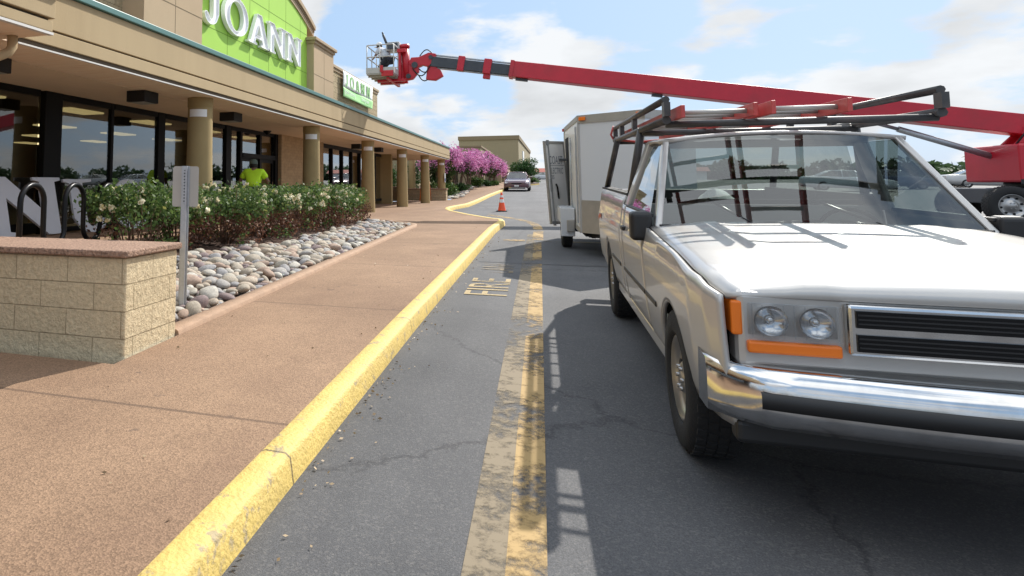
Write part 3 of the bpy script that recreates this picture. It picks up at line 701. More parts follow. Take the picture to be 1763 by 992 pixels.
# lit ceiling panels inside the shop
LAB = ['behind the first window','behind the second window','deep inside the shop','above the entrance']
for i in range(6):
    for jx in range(4):
        y = 6.5 + i*3.1; x = -10.6 - jx*3.4
        p = MB(); p.box((-0.3,-0.6,-0.04),(0.3,0.6,0)); o = p.build('ceiling_light', 'tube_light', loc=(x,y,3.295))
        tag(o, 'lit rectangular ceiling panel seen through the shop window glass', 'ceiling light', 'lit ceiling panels inside the shop')

# ------------------------------------------------------------------ letters
def ell(cx, cy, rx, ry, n=28): return [(cx+rx*math.cos(2*math.pi*i/n), cy+ry*math.sin(2*math.pi*i/n)) for i in range(n)]
GL = {
 'J': (0.64, [[(.18,1),(.68,1),(.68,.945),(.585,.92),(.58,.26),(.525,.14),(.47,.045),(.37,-.02),(.25,-.045),(.13,-.02),(.05,.05),(0,.16),(.03,.22),(.09,.235),(.15,.20),(.20,.11),(.26,.075),(.31,.10),(.345,.17),(.355,.28),(.35,.93),(.18,.955)]]),
 'O': (1.04, [ell(.52,.5,.52,.54), ell(.52,.5,.30,.42)[::-1]]),
 'A': (1.0, [[(.40,1.02),(.60,1.02),(.91,.08),(1.0,.055),(1.0,0),(.57,0),(.57,.055),(.655,.08),(.615,.215),(.34,.215),(.295,.08),(.38,.055),(.38,0),(0,0),(0,.055),(.10,.08)], [(.375,.325),(.475,.66),(.58,.325)]]),
 'N': (0.98, [[(0,1),(.30,1),(.70,.42),(.70,.92),(.62,.945),(.62,1),(.98,1),(.98,.945),(.90,.92),(.90,-.02),(.74,-.02),(.28,.64),(.28,.08),(.37,.055),(.37,0),(0,0),(0,.055),(.08,.08),(.08,.92),(0,.945)]]),
}
def letter_geo(ch, h, sx, P, depth, open_face=True, wall=0.014):
    """channel letter: return walls, and a face plate set back from the rim; P maps (u, v, depth) to space"""
    wd, loops = GL[ch]; mb = MB()
    lo = [[(u*sx*h, v*h) for u,v in L_] for L_ in loops]
    tris = tessellate_polygon([[Vector((u,v,0)) for u,v in L_] for L_ in lo]); flat = [p for L_ in lo for p in L_]
    zf = depth - (0.035 if open_face else 0.0)
    for zz in (0.0, zf): mb.add([P(u,v,zz) for u,v in flat], [tuple(t) for t in tris])
    for L_ in lo:
        n = len(L_)
        area = sum(L_[i][0]*L_[(i+1)%n][1]-L_[(i+1)%n][0]*L_[i][1] for i in range(n))
        ins = []
        for i in range(n):
            p0, p1, p2 = Vector(L_[i-1]), Vector(L_[i]), Vector(L_[(i+1)%n]); d1 = (p1-p0).normalized(); d2 = (p2-p1).normalized()
            nn = (Vector((-d1.y,d1.x))+Vector((-d2.y,d2.x))); nn = nn.normalized()*wall if nn.length > 1e-4 else Vector((0,0))
            ins.append(tuple(p1 + nn))          # left of travel = into the solid for outer CCW loops and CW holes
        if len(loops) and L_ is lo[0] and area < 0 or (L_ is not lo[0] and area > 0):
            ins = [(2*a[0]-b[0], 2*a[1]-b[1]) for a,b in zip(L_, ins)]
        for i in range(n):
            k_ = (i+1)%n
            mb.add([P(*L_[i],0),P(*L_[k_],0),P(*L_[k_],depth),P(*L_[i],depth)], [(0,1,2,3)])
            if open_face:
                mb.add([P(*L_[i],depth),P(*L_[k_],depth),P(*ins[k_],depth),P(*ins[i],depth)], [(0,1,2,3)])
                mb.add([P(*ins[i],depth),P(*ins[k_],depth),P(*ins[k_],zf),P(*ins[i],zf)], [(0,1,2,3)])
    return mb, wd*sx*h
sign = tag(empty('store_sign', (XA,14.6,5.0)), 'row of five big white channel letters standing off the lime green panel', 'sign')
for ch, y0, h, z0, sx in (('J',12.00,0.94,5.06,1.20),('O',12.92,0.86,5.08,1.42),('A',14.20,0.81,5.06,1.66),('N',15.46,0.82,5.06,1.55),('N',16.74,0.82,5.06,1.52)):
    mb, wd = letter_geo(ch, h, sx, lambda u,v,d: (0.022+d, u, v), 0.105)
    mb.build('letter', 'letter', sign, loc=(0, y0-14.6, z0-5.0))
st = MB()
for y in (12.2,13.3,14.5,15.6,16.9): st.cyl((0.003,y-14.6,0.25),(0.021,y-14.6,0.25),0.02,n=8)
st.build('standoff', 'white_trim', sign)
# vinyl banner on the block wall
ban = tag(empty('banner', (-7.0,25.2,5.33)), 'white and green vinyl banner with green lettering on the block wall', 'banner')
b = MB()
rows = [[(0.012*math.sin(5*u+3*v)+0.006, -2.25+4.5*u, -0.12+0.62*v) for v in np.linspace(0,1,6)] for u in np.linspace(0,1,24)]
b.grid(rows); o = b.build('banner_cloth', 'banner_white', ban, fix=False); so_ = o.modifiers.new('t','SOLIDIFY'); so_.thickness = 0.003
b = MB(); rows = [[(0.012*math.sin(5*u+3*v)+0.006, -2.25+4.5*u, -0.50+0.38*v) for v in np.linspace(0,1,6)] for u in np.linspace(0,1,24)]
b.grid(rows); o = b.build('banner_band', 'banner_green', ban, fix=False); so_ = o.modifiers.new('t','SOLIDIFY'); so_.thickness = 0.003
for ch, y0, sx in (('J',-1.95,1.25),('O',-1.35,1.5),('A',-0.52,1.6),('N',0.28,1.65),('N',1.18,1.65)):
    mb, wd = letter_geo(ch, 0.46, sx*0.80, lambda u,v,d: (0.025+d, u, v), 0.004, False); mb.build('banner_lettering', 'banner_letter', ban, loc=(0,y0,-0.05))
mt = Matrix(((0,0,1,0.022),(1,0,0,-2.05),(0,1,0,-0.34),(0,0,0,1)))
text_mesh('banner_lettering', 'grand opening', 0.26, 'banner_white', ban, mt, extrude=0.001)
mt = Matrix(((0,0,1,0.022),(1,0,0,0.35),(0,1,0,-0.34),(0,0,0,1)))
text_mesh('banner_lettering', 'coming soon', 0.24, 'banner_white', ban, mt, extrude=0.001)
# old letter faces leaning on the shop window
def lean(ch, h, sx, y, label, mirror=False, dx=0.0):
    wd = GL[ch][0]*sx*h
    mb, _ = letter_geo(ch, h, sx, (lambda u,v,d: (d, wd-u, v)) if mirror else (lambda u,v,d: (d, u, v)), 0.05, False)
    o = mb.build('loose_letter', 'letter_flat', bevel=0.006); o.location = (-8.02+dx, y, floor_z(y)+0.012); o.rotation_euler = (0, R(-13), 0)
    tag(o, label, 'letter'); return o
lean('N',0.98,1.85,7.62,'large white letter N leaning on the first shop window beside the bike rack')
lean('J',0.98,1.55,9.55,'large white reversed letter J leaning on the window between two bike rack loops', True)
lean('O',0.98,1.25,10.78,'large white round letter leaning on the window behind the first rose bush')

# ------------------------------------------------------------------ bike rack
zz = floor_z(6); zt, zb_, rr = 1.47, 0.86, 0.155
def rack_pt(t): # along the rack
    return (-5.22 - 0.36*t, 5.42 + 1.80*t)
pts = []; n_leg = 6; T = [i/5.0*1.22 for i in range(n_leg)]
pts.append((*rack_pt(T[0]), zz-0.0)); 
for i in range(n_leg-1):
    top = (i % 2 == 0); zc = zt-0.16 if top else zb_+0.12
    a, b = T[i], T[i+1]
    pts.append((*rack_pt(a), zc))
    for k_ in range(1, 12):
        th = math.pi*k_/12; t_ = (a+b)/2 - (b-a)/2*math.cos(th); dz = (0.19 if top else -0.19)*math.sin(th)
        pts.append((*rack_pt(t_), zc+dz))
    pts.append((*rack_pt(b), zc))
pts.append((*rack_pt(T[-1]), zz))
mb = MB(); mb.tube(pts, 0.031, 14)
for q in (T[0], T[-1]): x, y = rack_pt(q); mb.cyl((x,y,zz),(x,y,zz+0.012),0.07)
tag(mb.build('bike_rack', 'black'), 'black wave bike rack of bent tube standing behind the low block wall', 'bike rack')

# ------------------------------------------------------------------ low wall
wl = tag(empty('seat_wall', (-5.5,4.5,0.15)), 'low split-face block wall with a reddish stone coping in front of the bike rack', 'wall')
mb = MB(); mb.box((-6.5+0.03,-0.36,-0.16),(2.53,0.36,0.800)); mb.build('block_body', 'wallblock', wl, uv=True, bevel=0.015)
mb = MB()
xa = -6.5
while xa < 2.4:
    xb = min(2.56, xa+1.83); mb.box((xa+0.004,-0.395,0.803),(xb-0.004 if xb < 2.5 else 2.56,0.395,0.855)); xa = xb
mb.build('coping', 'coping', wl, bevel=0.012)

# ------------------------------------------------------------------ street sign seen from behind
sp = tag(empty('traffic_sign', (-3.31,5.52,0.20)), 'blank grey back of a small rectangular sign on a galvanised channel post', 'sign')
mb = MB(); mb.add([], []); 
prof = [(-0.040,0.012),(-0.022,0.012),(-0.018,-0.022),(0.018,-0.022),(0.022,0.012),(0.040,0.012),(0.040,0.006),(0.026,0.006),(0.022,-0.028),(-0.022,-0.028),(-0.026,0.006),(-0.040,0.006)]
mb.prism([(x,y) for x,y in prof], 'z', -0.1, 1.482); po = mb.build('post', 'galv', sp)
mb = MB()
for i in range(11): mb.cyl((0.0,-0.0281,1.14+0.03*i),(0.0,-0.0295,1.14+0.03*i),0.007,n=8)
mb.build('post_hole', 'black', po)
mb = MB(); rr_ = 0.025; W2, z0, z1 = 0.128, 1.085, 1.48
cor = []
for cx_, cz_, a0 in ((W2-rr_,z0+rr_,-90),(W2-rr_,z1-rr_,0),(-W2+rr_,z1-rr_,90),(-W2+rr_,z0+rr_,180)):
    cor += [(cx_+rr_*math.cos(R(a0+q*22.5)), cz_+rr_*math.sin(R(a0+q*22.5))) for q in range(5)]
mb.prism(cor, 'y', 0.014, 0.017); mb.build('sign_plate', 'alu', sp)
mb = MB(); mb.cyl((0,-0.035,1.45),(0,0.02,1.45),0.010,n=8); mb.cyl((0,-0.035,1.12),(0,0.02,1.12),0.010,n=8); mb.build('bolt', 'galv', sp)
sp.rotation_euler = (0, R(0.4), R(16))

# ------------------------------------------------------------------ rose bushes
def rose_bush(x, y, r, top, label, seed, blooms=9, dead=1.0, first=False):
    rg = np.random.default_rng(seed); z0 = bed_z(x, y)
    o = tag(empty('rose_bush', (x,y,z0)), label, 'bush', 'cream rose bushes along the bed')
    h = top - z0
    st_ = MB()
    for i in range(16):
        a = rg.uniform(0, 2*math.pi); q = rg.uniform(0.25, 0.95); hh = h*rg.uniform(0.6, 0.95)
        p0 = (0.10*math.cos(a), 0.10*math.sin(a), -0.02); p1 = (r*q*0.55*math.cos(a+.2), r*q*0.55*math.sin(a+.2), hh*0.5); p2 = (r*q*math.cos(a), r*q*math.sin(a), hh)
        st_.tube([p0,p1,p2],[0.012,0.009,0.004],5)
    st_.build('stem', 'twig', o)
    # green upper canopy: clumps of leaves on shoots of uneven length
    P = []
    for i in range(78):
        a = rg.uniform(0, 2*math.pi); q = math.sqrt(rg.uniform(0,1)); zc = h*rg.uniform(0.58, 0.97) - 0.12*h*q*q
        c = np.array([r*q*math.cos(a)*1.02, r*q*math.sin(a)*1.02, max(zc, (0.50+0.10*math.sin(3*a+seed))*h)]); n = rg.integers(22, 60)
        P.append(c + rg.normal(size=(n,3))*np.array([0.085,0.085,0.075]))
    for i in range(16):   # shoots above the top
        a = rg.uniform(0, 2*math.pi); q = rg.uniform(0, 0.9); n = 26; t = rg.uniform(0,1,(n,1))
        base = np.array([r*q*math.cos(a), r*q*math.sin(a), h*0.85]); tip = base + np.array([rg.normal()*0.08, rg.normal()*0.08, rg.uniform(0.06,0.22)])
        P.append(base + (tip-base)*t + rg.normal(size=(n,3))*0.03)
    for i in range(6):    # low green sprigs
        a = rg.uniform(0, 2*math.pi); c = np.array([r*0.8*math.cos(a), r*0.8*math.sin(a), h*rg.uniform(0.1,0.35)]); P.append(c + rg.normal(size=(26,3))*0.07)
    leaves('foliage', np.concatenate(P), 0.030, 'rose_leaf', o, rg, aspect=0.62)
    if dead:
        P = []
        for i in range(int(62*dead)):
            a = rg.uniform(0, 2*math.pi); q = rg.uniform(0.35, 1.0); c = np.array([r*q*math.cos(a), r*q*math.sin(a), h*rg.uniform(0.05,0.60)]); P.append(c + rg.normal(size=(30,3))*0.075)
        leaves('dry_leaves', np.concatenate(P), 0.026, 'dead_leaf', o, rg, aspect=0.5)
    for i in range(blooms):
        a = rg.uniform(0, 2*math.pi); q = math.sqrt(rg.uniform(0.05,1.0)); zc = h*(1.0 - 0.28*q*q) + rg.uniform(-0.08,0.07)
        if i % 3 == 2: q = 1.03; zc = h*rg.uniform(0.55, 0.85)
        n = 16; d = rg.normal(size=(n,3)); d /= np.linalg.norm(d, axis=1, keepdims=True)
        c = np.array([r*q*math.cos(a), r*q*math.sin(a), zc]); k_ = rg.integers(1, 4)
        pp = np.concatenate([c + rg.normal(size=3)*0.055*(u>0) + d*0.026 for u in range(k_)])
        leaves('rose', pp, 0.030, 'petal', o, rg, aspect=0.85)
    return o
RB = [(-5.12,7.35,0.60,1.49,'rose bush at the near end of the row, hiding the end of the bike rack',0.12),
      (-5.35,8.75,0.55,1.42,'small rose bush partly hidden by the grey sign post',0.7),
      (-5.05,9.75,0.72,1.46,'full rose bush just right of the sign, below the nearest column',1.2),
      (-5.02,11.1,0.72,1.44,'rose bush in front of the worker in the yellow shirt',1.3),
      (-5.00,12.5,0.74,1.45,'rose bush below the tiled entry wall, browned at its base',1.3),
      (-4.98,13.95,0.74,1.45,'rose bush below the second column',1.2),
      (-5.0,15.4,0.72,1.44,'rose bush in front of the farther shop windows',1.0),
      (-5.15,16.7,0.62,1.44,'rose bush at the far end of the row by the third column',1.0)]
for i,(x,y,r_,tp,lb,dd) in enumerate(RB): rose_bush(x,y,r_,tp,lb,100+i,blooms=19 if i else 12,dead=dd)
def low_plant(name, x, y, z, r, h, label, cat, seed, m='dead_leaf', n=700, size=0.03, group=None):
    rg = np.random.default_rng(seed); o = tag(empty(name,(x,y,z)), label, cat, group)
    p = blob_points(rg, n, (0,0,h*0.5), (r,r,h*0.55), 7); p[:,2] = np.abs(p[:,2]); leaves('foliage', p, size, m, o, rg)
    s_ = MB()
    for i in range(7):
        a = rg.uniform(0, 6.28); s_.tube([(0,0,-0.02),(r*.4*math.cos(a),r*.4*math.sin(a),h*.4),(r*.8*math.cos(a),r*.8*math.sin(a),h*.8)],[.012,.008,.004],5)
    s_.build('stem','twig',o); return o
low_plant('shrub', -4.95, 17.75, bed_z(-4.95,17.75), 0.55, 0.50, 'low reddish shrub at the tip of the rock bed by the third column', 'shrub', 31)

# ------------------------------------------------------------------ river stones
rg = np.random.default_rng(5)
protos = []
for i in range(9):
    bm = bmesh.new(); bmesh.ops.create_icosphere(bm, subdivisions=3, radius=1)
    ax = rg.uniform(0.8,1.2,3)*np.array([1.0,0.74,0.50]); ph = rg.uniform(0,6,6); am = rg.uniform(.03,.10,3)
    for v in bm.verts:
        c = v.co; k_ = 1 + am[0]*math.sin(2.1*c.x+ph[0])*math.cos(1.7*c.y+ph[1]) + am[1]*math.sin(2.6*c.y+1.9*c.z+ph[2]) + am[2]*math.sin(3.1*c.x-2.2*c.z+ph[3])
        v.co = Vector((c.x*ax[0], c.y*ax[1], c.z*ax[2]))*k_
    for f_ in bm.faces: f_.smooth = True
    me = bpy.data.meshes.new('river_stone'); bm.to_mesh(me); bm.free(); protos.append(me)
def stone_left(y):   # mulch / stone boundary
    return lerp_tab([(4.9,-3.9),(6.2,-4.3),(8.3,-4.78),(10.9,-4.15),(12.0,-4.35),(15,-4.25),(16.5,-4.35),(18.4,-4.9)], y)
cells = {}; stones = []
def try_stone(x, y, s_, lim):
    for ix in (-1,0,1):
        for iy in (-1,0,1):
            for (a,b,c) in cells.get((int(x/.3)+ix,int(y/.3)+iy),[]):
                if (a-x)**2+(b-y)**2 < ((c+s_)*lim)**2: return False
    cells.setdefault((int(x/.3),int(y/.3)),[]).append((x,y,s_)); stones.append((x,y,s_)); return True
for s_lo,s_hi,tries,lim in ((.095,.125,700,.80),(.062,.092,8000,.74),(.04,.058,11000,.70)):
    for _ in range(tries):
        y = rg.uniform(4.95,17.6); xl = stone_left(y) + 0.12*math.sin(3.1*y); xr = bed_right(y)-0.22
        if xl >= xr: continue
        x = rg.uniform(xl, xr); s_ = rg.uniform(s_lo,s_hi)*(1.0 if y<11 else .92); try_stone(x,y,s_,lim)
stones.sort(key=lambda q: -(q[2]/(q[1]+1.0)))
protos_m = []
for me in protos:
    row = []
    for mm in SM:
        c = me.copy(); c.materials.append(mm); row.append(c)
    protos_m.append(row)
heap = MB(); hverts=[]; 
def stone_mtx(x,y,s_,lift):
    return Matrix.Translation((x,y,bed_z(x,y)+lift)) @ Euler((rg.normal()*0.22,rg.normal()*0.22,rg.uniform(0,6.28))).to_matrix().to_4x4() @ Matrix.Scale(s_,4)
rest = []
for i,(x,y,s_) in enumerate(stones):
    lift = s_*0.25 + rg.uniform(0,0.05)
    mt = stone_mtx(x,y,s_,lift)
    if i < 298:
        o = bpy.data.objects.new('river_stone', protos_m[rg.integers(0,9)][rg.integers(0,8)]); COL.objects.link(o); o.matrix_world = mt
        tag(o, 'smooth rounded river stone in the rock bed beside the sidewalk', 'stone', 'river stones in the rock bed')
    else: rest.append((mt, int(rg.integers(0,9)), int(rg.integers(0,8))))
# a lower layer fills the gaps between them
for _ in range(1500):
    y = rg.uniform(5,17.4); xl = stone_left(y)+0.02; xr = bed_right(y)-0.2
    if xl < xr: x = rg.uniform(xl,xr); rest.append((stone_mtx(x,y,rg.uniform(.04,.075),0.0), int(rg.integers(0,9)), int(rg.integers(0,8))))
# and the stones of the far bed
for _ in range(260):
    y = rg.uniform(45.5,66); x = rg.uniform(-6.6,-5.2) if y < 60 else rg.uniform(-6,-5)
    z = walk_z(x,y)+0.05; rest.append((Matrix.Translation((x,y,z)) @ Euler((0,0,rg.uniform(0,6))).to_matrix().to_4x4() @ Matrix.Scale(rg.uniform(.13,.22),4), int(rg.integers(0,9)), int(rg.integers(0,8))))
bm = bmesh.new(); 
co_l, f_l, mi_l = [], [], []; off = 0
low = []
for me in protos:
    b_ = bmesh.new(); b_.from_mesh(me); vs = np.array([v.co[:] for v in b_.verts]); fs = np.array([[v.index for v in f_.verts] for f_ in b_.faces]); low.append((vs,fs)); b_.free()
for mt, a, c in rest:
    vs, fs = low[a]; A = np.array(mt); co_l.append(vs @ A[:3,:3].T + A[:3,3]); f_l.append(fs+off); mi_l.append(np.full(len(fs), c)); off += len(vs)
bm.free()
me = bpy.data.meshes.new('small_stones'); me.from_pydata(np.concatenate(co_l).tolist(), [], np.concatenate(f_l).tolist())
for mm in SM: me.materials.append(mm)
me.polygons.foreach_set('material_index', np.concatenate(mi_l).astype(np.int32)); me.polygons.foreach_set('use_smooth', np.ones(len(me.polygons), dtype=bool))
o = bpy.data.objects.new('small_stones', me); COL.objects.link(o)
tag(o, 'smaller river stones filling the gaps of the rock beds', 'stones', kind='stuff')

#PART2
# ------------------------------------------------------------------ past the canopy: planter, steps, arcade
pl = tag(empty('planter_wall', (-7.2,43.2,0.45)), 'low tan block planter wall at the far end of the canopy', 'planter')
mb = MB(); mb.box((-1.9,-0.35,-0.1),(1.25,0.35,0.72)); mb.build('planter_body', 'splitface', pl, uv=True)
mb = MB(); mb.box((-1.95,-0.40,0.72),(1.30,0.40,0.80)); mb.build('planter_coping', 'coping', pl, bevel=0.01)
low_plant('planter_plant', -6.9, 43.6, 1.22, 0.6, 0.55, 'leafy green plant growing on top of the far planter wall', 'plant', 77, 'shrub_leaf', 500, 0.05)
ar = tag(empty('planter_wall', (-12.5,44.5,0.45)), 'shaded low wall behind the dark columns of the passage', 'planter')
mb = MB(); mb.box((-2.2,-0.35,-0.1),(3.2,0.35,0.85)); mb.build('planter_body', 'splitface', ar, uv=True)
mb = MB(); mb.box((-2.25,-0.40,0.85),(3.25,0.40,0.92)); mb.build('planter_coping', 'coping', ar, bevel=0.01)
stp = tag(empty('steps', (-10.2,37.6,0.42)), 'concrete steps with yellow nosings at the end of the porch', 'steps')
mb = MB()
for i in range(3): mb.box((-1.6,0.35*i,-0.1),(1.3,1.8,0.16*(i+1)))
mb.build('tread', 'walk', stp)
for i in range(3):
    mb = MB(); mb.box((-1.6,0.35*i-0.006,0.16*(i+1)-0.055),(1.3,0.35*i+0.06,0.16*(i+1)+0.004)); mb.build('nosing', 'kerb', stp)
# columns of the next shop's arcade
for i,(x,y,lb) in enumerate(((-10.3,44.4,'dark shaded column above the low wall, left in the passage'),(-9.1,47.5,'shaded column behind the passage, seen between two porch columns'),(-6.5,48.6,'tan column just past the end of the canopy'))):
    mb = MB(); mb.lathe([(0.26,0.35),(0.25,2.3),(0.24,3.3)], (0,0,0), n=28); o = mb.build('arcade_column', 'column', loc=(x,y,0.1)); tag(o, lb, 'column')
ld = tag(empty('step_ladder', (-7.1,41.6,0.44)), 'orange fibreglass step ladder standing at the far end of the porch', 'ladder')
mb = MB()
for s in (-1,1): mb.cyl((0.27*s,-0.55,0),(0.15*s,0,2.55),0.028,n=8); mb.cyl((0.27*s,0.6,0),(0.15*s,0.05,2.5),0.022,n=8)
mb.build('rail', 'ladder_or', ld); mb = MB()
for i in range(8):
    t = (i+0.7)/8.6; mb.box((-0.27+0.12*t,-0.55+0.55*t-0.035,2.55*t-0.012),(0.27-0.12*t,-0.55+0.55*t+0.035,2.55*t+0.012))
mb.box((-0.17,-0.08,2.5),(0.17,0.12,2.56)); mb.build('rung', 'ladder_or', ld)
pb = tag(empty('wall_sign', (-6.02,42.95,1.9)), 'small white and blue notice fixed to the last porch column', 'sign')
mb = MB(); mb.box((0,-0.12,-0.25),(0.02,0.12,0.35)); mb.build('notice_plate', 'banner_white', pb); 
mb = MB(); mb.box((0.021,-0.09,-0.2),(0.024,0.09,0.02)); mb.build('notice_print', mat('notice_blue',(0.03,0.10,0.30),0.6), pb)

# next shop row and the big far building
row = tag(empty('shop_row', (-9,76,1.4)), 'low tan shops behind the pink crape myrtles with a green arched window gable', 'shops')
RO = Vector((9,-76,-1.4))
def rw(mb): mb.v = [tuple(Vector(v)+RO) for v in mb.v]; return mb
mb = MB(); mb.box((-30,49,0.3),(-9.6,98.5,4.0)); rw(mb).build('shop_wall','far_tan',row)
mb = MB(); mb.box((-9.59,76,3.22),(-4.14,98.5,3.75)); rw(mb).build('canopy','far_tan',row)
mb = MB(); mb.box((-9.59,75.9,3.75),(-4.05,98.6,3.92)); rw(mb).build('canopy_cap','far_tan2',row)
for y in (76.6,83,90,97): mb = MB(); mb.box((-4.7,y-0.25,1.0),(-4.25,y+0.25,3.22)); rw(mb).build('canopy_post','far_tan',row)
mb = MB(); mb.box((-8.4,70,1.0),(-5.97,75.8,5.48)); rw(mb).build('gable','far_tan',row)
mb = MB(); mb.box((-8.4,75.8,3.925),(-5.97,87,5.48)); rw(mb).build('gable','far_tan',row)
mb = MB(); mb.box((-8.5,69.9,5.48),(-5.87,87.1,5.66)); rw(mb).build('gable_cap','far_tan2',row)
for y in (74.6,82.4):
    poly = [(y-2.3,4.0),(y+2.3,4.0)]+[(y+2.3*math.cos(R(a)),4.25+0.85*math.sin(R(a))) for a in range(0,181,20)]
    mb = MB(); mb.prism(poly,'x',-5.968,-5.93); rw(mb).build('arched_window','far_green',row)
big = tag(empty('big_store', (-2.98,100,1.625)), 'tall plain tan store building with a darker parapet band beyond the shops', 'store')
big.scale = (1.25,1.25,1.25)
dv = Vector((0.79,38,0)).normalized(); dn = Vector((-dv.y,dv.x,0))
def bq(s,w,z): q = dv*s+dn*w; return (q.x,q.y,z)
def bbox(mb,s0,s1,w0,w1,z0,z1,mi=0):
    vs = [bq(s0,w0,z0),bq(s1,w0,z0),bq(s1,w1,z0),bq(s0,w1,z0),bq(s0,w0,z1),bq(s1,w0,z1),bq(s1,w1,z1),bq(s0,w1,z1)]
    mb.add(vs,[(0,3,2,1),(4,5,6,7),(0,1,5,4),(1,2,6,5),(2,3,7,6),(3,0,4,7)],mi)
mb = MB(); bbox(mb,0,38,0,7.05,1.5,5.35); bbox(mb,0,14,0.9,7.05,-0.8,1.5); bbox(mb,16,38,0.0,7.05,-0.8,1.5); mb.build('wall','far_tan',big)
mb = MB(); bbox(mb,-0.12,38.1,-0.12,7.15,5.35,5.82); mb.build('parapet_band','far_tan2',big)
mb = MB(); bbox(mb,-0.05,38,-0.05,7.1,1.42,1.55); mb.build('string_course','far_tan2',big)
mb = MB(); bbox(mb,0.3,0.7,0.05,0.45,-0.8,1.42); bbox(mb,7,7.4,0.05,0.45,-0.8,1.42); bbox(mb,0.2,0.7,3.2,3.7,-0.8,1.42); mb.build('porch_column','far_tan',big)
mb = MB(); bbox(mb,9,12.5,-0.10,-0.01,2.6,4.4); mb.build('wall_panel','banner_white',big)
mb = MB(); bbox(mb,20,20.8,-0.16,-0.01,-0.5,3.6); mb.build('wall_downpipe','far_tan2',big)
rb = tag(empty('roadside_shop', (2.5,150,road_z(150)-0.2)), 'distant low white building with a dull red roof at the end of the lane', 'shop')
mb = MB(); mb.box((-7,0,0),(30,8,2.1)); mb.build('wall','banner_white',rb); mb = MB(); mb.prism([(-0.6,2.1),(8.6,2.1),(6.5,3.0),(1.5,3.0)],'x',-7.6,30.6); mb.build('roof','red_roof',rb)

# ------------------------------------------------------------------ trees and shrubs beyond
def myrtle(x, y, h, r, label, seed):
    rg = np.random.default_rng(seed); z0 = walk_z(x,y)-0.02
    o = tag(empty('crape_myrtle', (x,y,z0)), label, 'tree', 'pink crape myrtles beyond the canopy')
    tr = MB()
    for i in range(6):
        a = rg.uniform(0,6.28); q = rg.uniform(0.2,0.75)*r
        tr.tube([(0.14*math.cos(a),0.14*math.sin(a),-0.1),(0.3*math.cos(a),0.3*math.sin(a),h*0.25),(q*0.6*math.cos(a),q*0.6*math.sin(a),h*0.5),(q*math.cos(a),q*math.sin(a),h*0.85)],[0.06,0.05,0.035,0.012],7)
    tr.build('trunk','bark',o)
    P = blob_points(rg, 4600, (0,0,h*0.66), (r,r,h*0.37), 14, 0.5, lump_r=0.42)
    leaves('crown', P, 0.085, 'myrtle_leaf', o, rg, aspect=0.5)
    B = []
    for i in range(74):
        d = rg.normal(size=3); d[2] = abs(d[2])*0.9-0.25; d /= np.linalg.norm(d); c = np.array([0,0,h*0.66]) + d*np.array([r,r,h*0.37])*rg.uniform(0.72,1.05)
        n = rg.integers(30,64); s_ = rg.uniform(0.10,0.19)
        B.append(c + rg.normal(size=(n,3))*np.array([s_,s_,s_*1.25]))
    leaves('blossom', np.concatenate(B), 0.06, 'myrtle_bloom', o, rg, aspect=0.8); return o
MY = [(-6.9,47.6,3.75,1.6,'tallest pink crape myrtle, rising above the end of the canopy'),(-6.1,50.6,3.1,1.6,'pink crape myrtle second from the canopy'),(-5.6,54.2,2.95,1.7,'pink crape myrtle with bare grey trunks in the middle of the row'),
      (-5.2,58.2,2.95,1.7,'pink crape myrtle in front of the green arched window'),(-4.9,62.6,2.75,1.6,'pink crape myrtle near the end of the row'),(-4.6,67.0,2.3,1.4,'last and smallest pink crape myrtle, just left of the maroon car')]
for i,a in enumerate(MY): myrtle(*a, 200+i)
def shrub(x, y, r, h, label, seed, m='shrub_leaf', n=2600, size=0.06, name='shrub', group=None):
    rg = np.random.default_rng(seed); z0 = walk_z(x,y) if x < kerb_x(y) else road_z(y)+0.1
    o = tag(empty(name,(x,y,z0)), label, 'shrub', group)
    p = blob_points(rg, n, (0,0,h*0.5), (r,r,h*0.55), 16, 0.4, lump_r=0.5); p[:,2] = np.maximum(np.abs(p[:,2]),0.02)
    leaves('foliage', p, size, m, o, rg)
    s_ = MB()
    for i in range(8): a = i*0.8; s_.tube([(0,0,-0.02),(r*.4*math.cos(a),r*.4*math.sin(a),h*.45),(r*.7*math.cos(a),r*.7*math.sin(a),h*.8)],[.02,.015,.006],5)
    s_.build('stem','twig',o); return o
shrub(-6.35,47.0,0.85,1.25,'rounded yellow-green shrub under the tallest crape myrtle',301)
shrub(-5.75,50.2,0.75,0.75,'low trimmed shrub beside the first grey tree trunks',302,'tree_leaf')
shrub(-5.2,55.6,0.80,0.95,'bright green shrub between the middle crape myrtles',303)
shrub(-4.6,59.4,0.60,0.60,'low dark shrub at the bed edge left of the maroon car',304,'tree_leaf')
shrub(-4.1,62.0,0.5,0.5,'small pale shrub at the edge of the far bed by the kerb',305)
for i,(x,y) in enumerate(((-7.4,48.2),(-10.8,46.6),(-12.2,47.6),(-9.6,49.5))): shrub(x,y,1.3,2.6,['tall dark bush behind the end of the canopy','dark bush behind the left passage column','dark bush deep in the shaded passage','dark bush behind the shaded middle column'][i],320+i,'tree_leaf',2200,0.09,'bush')
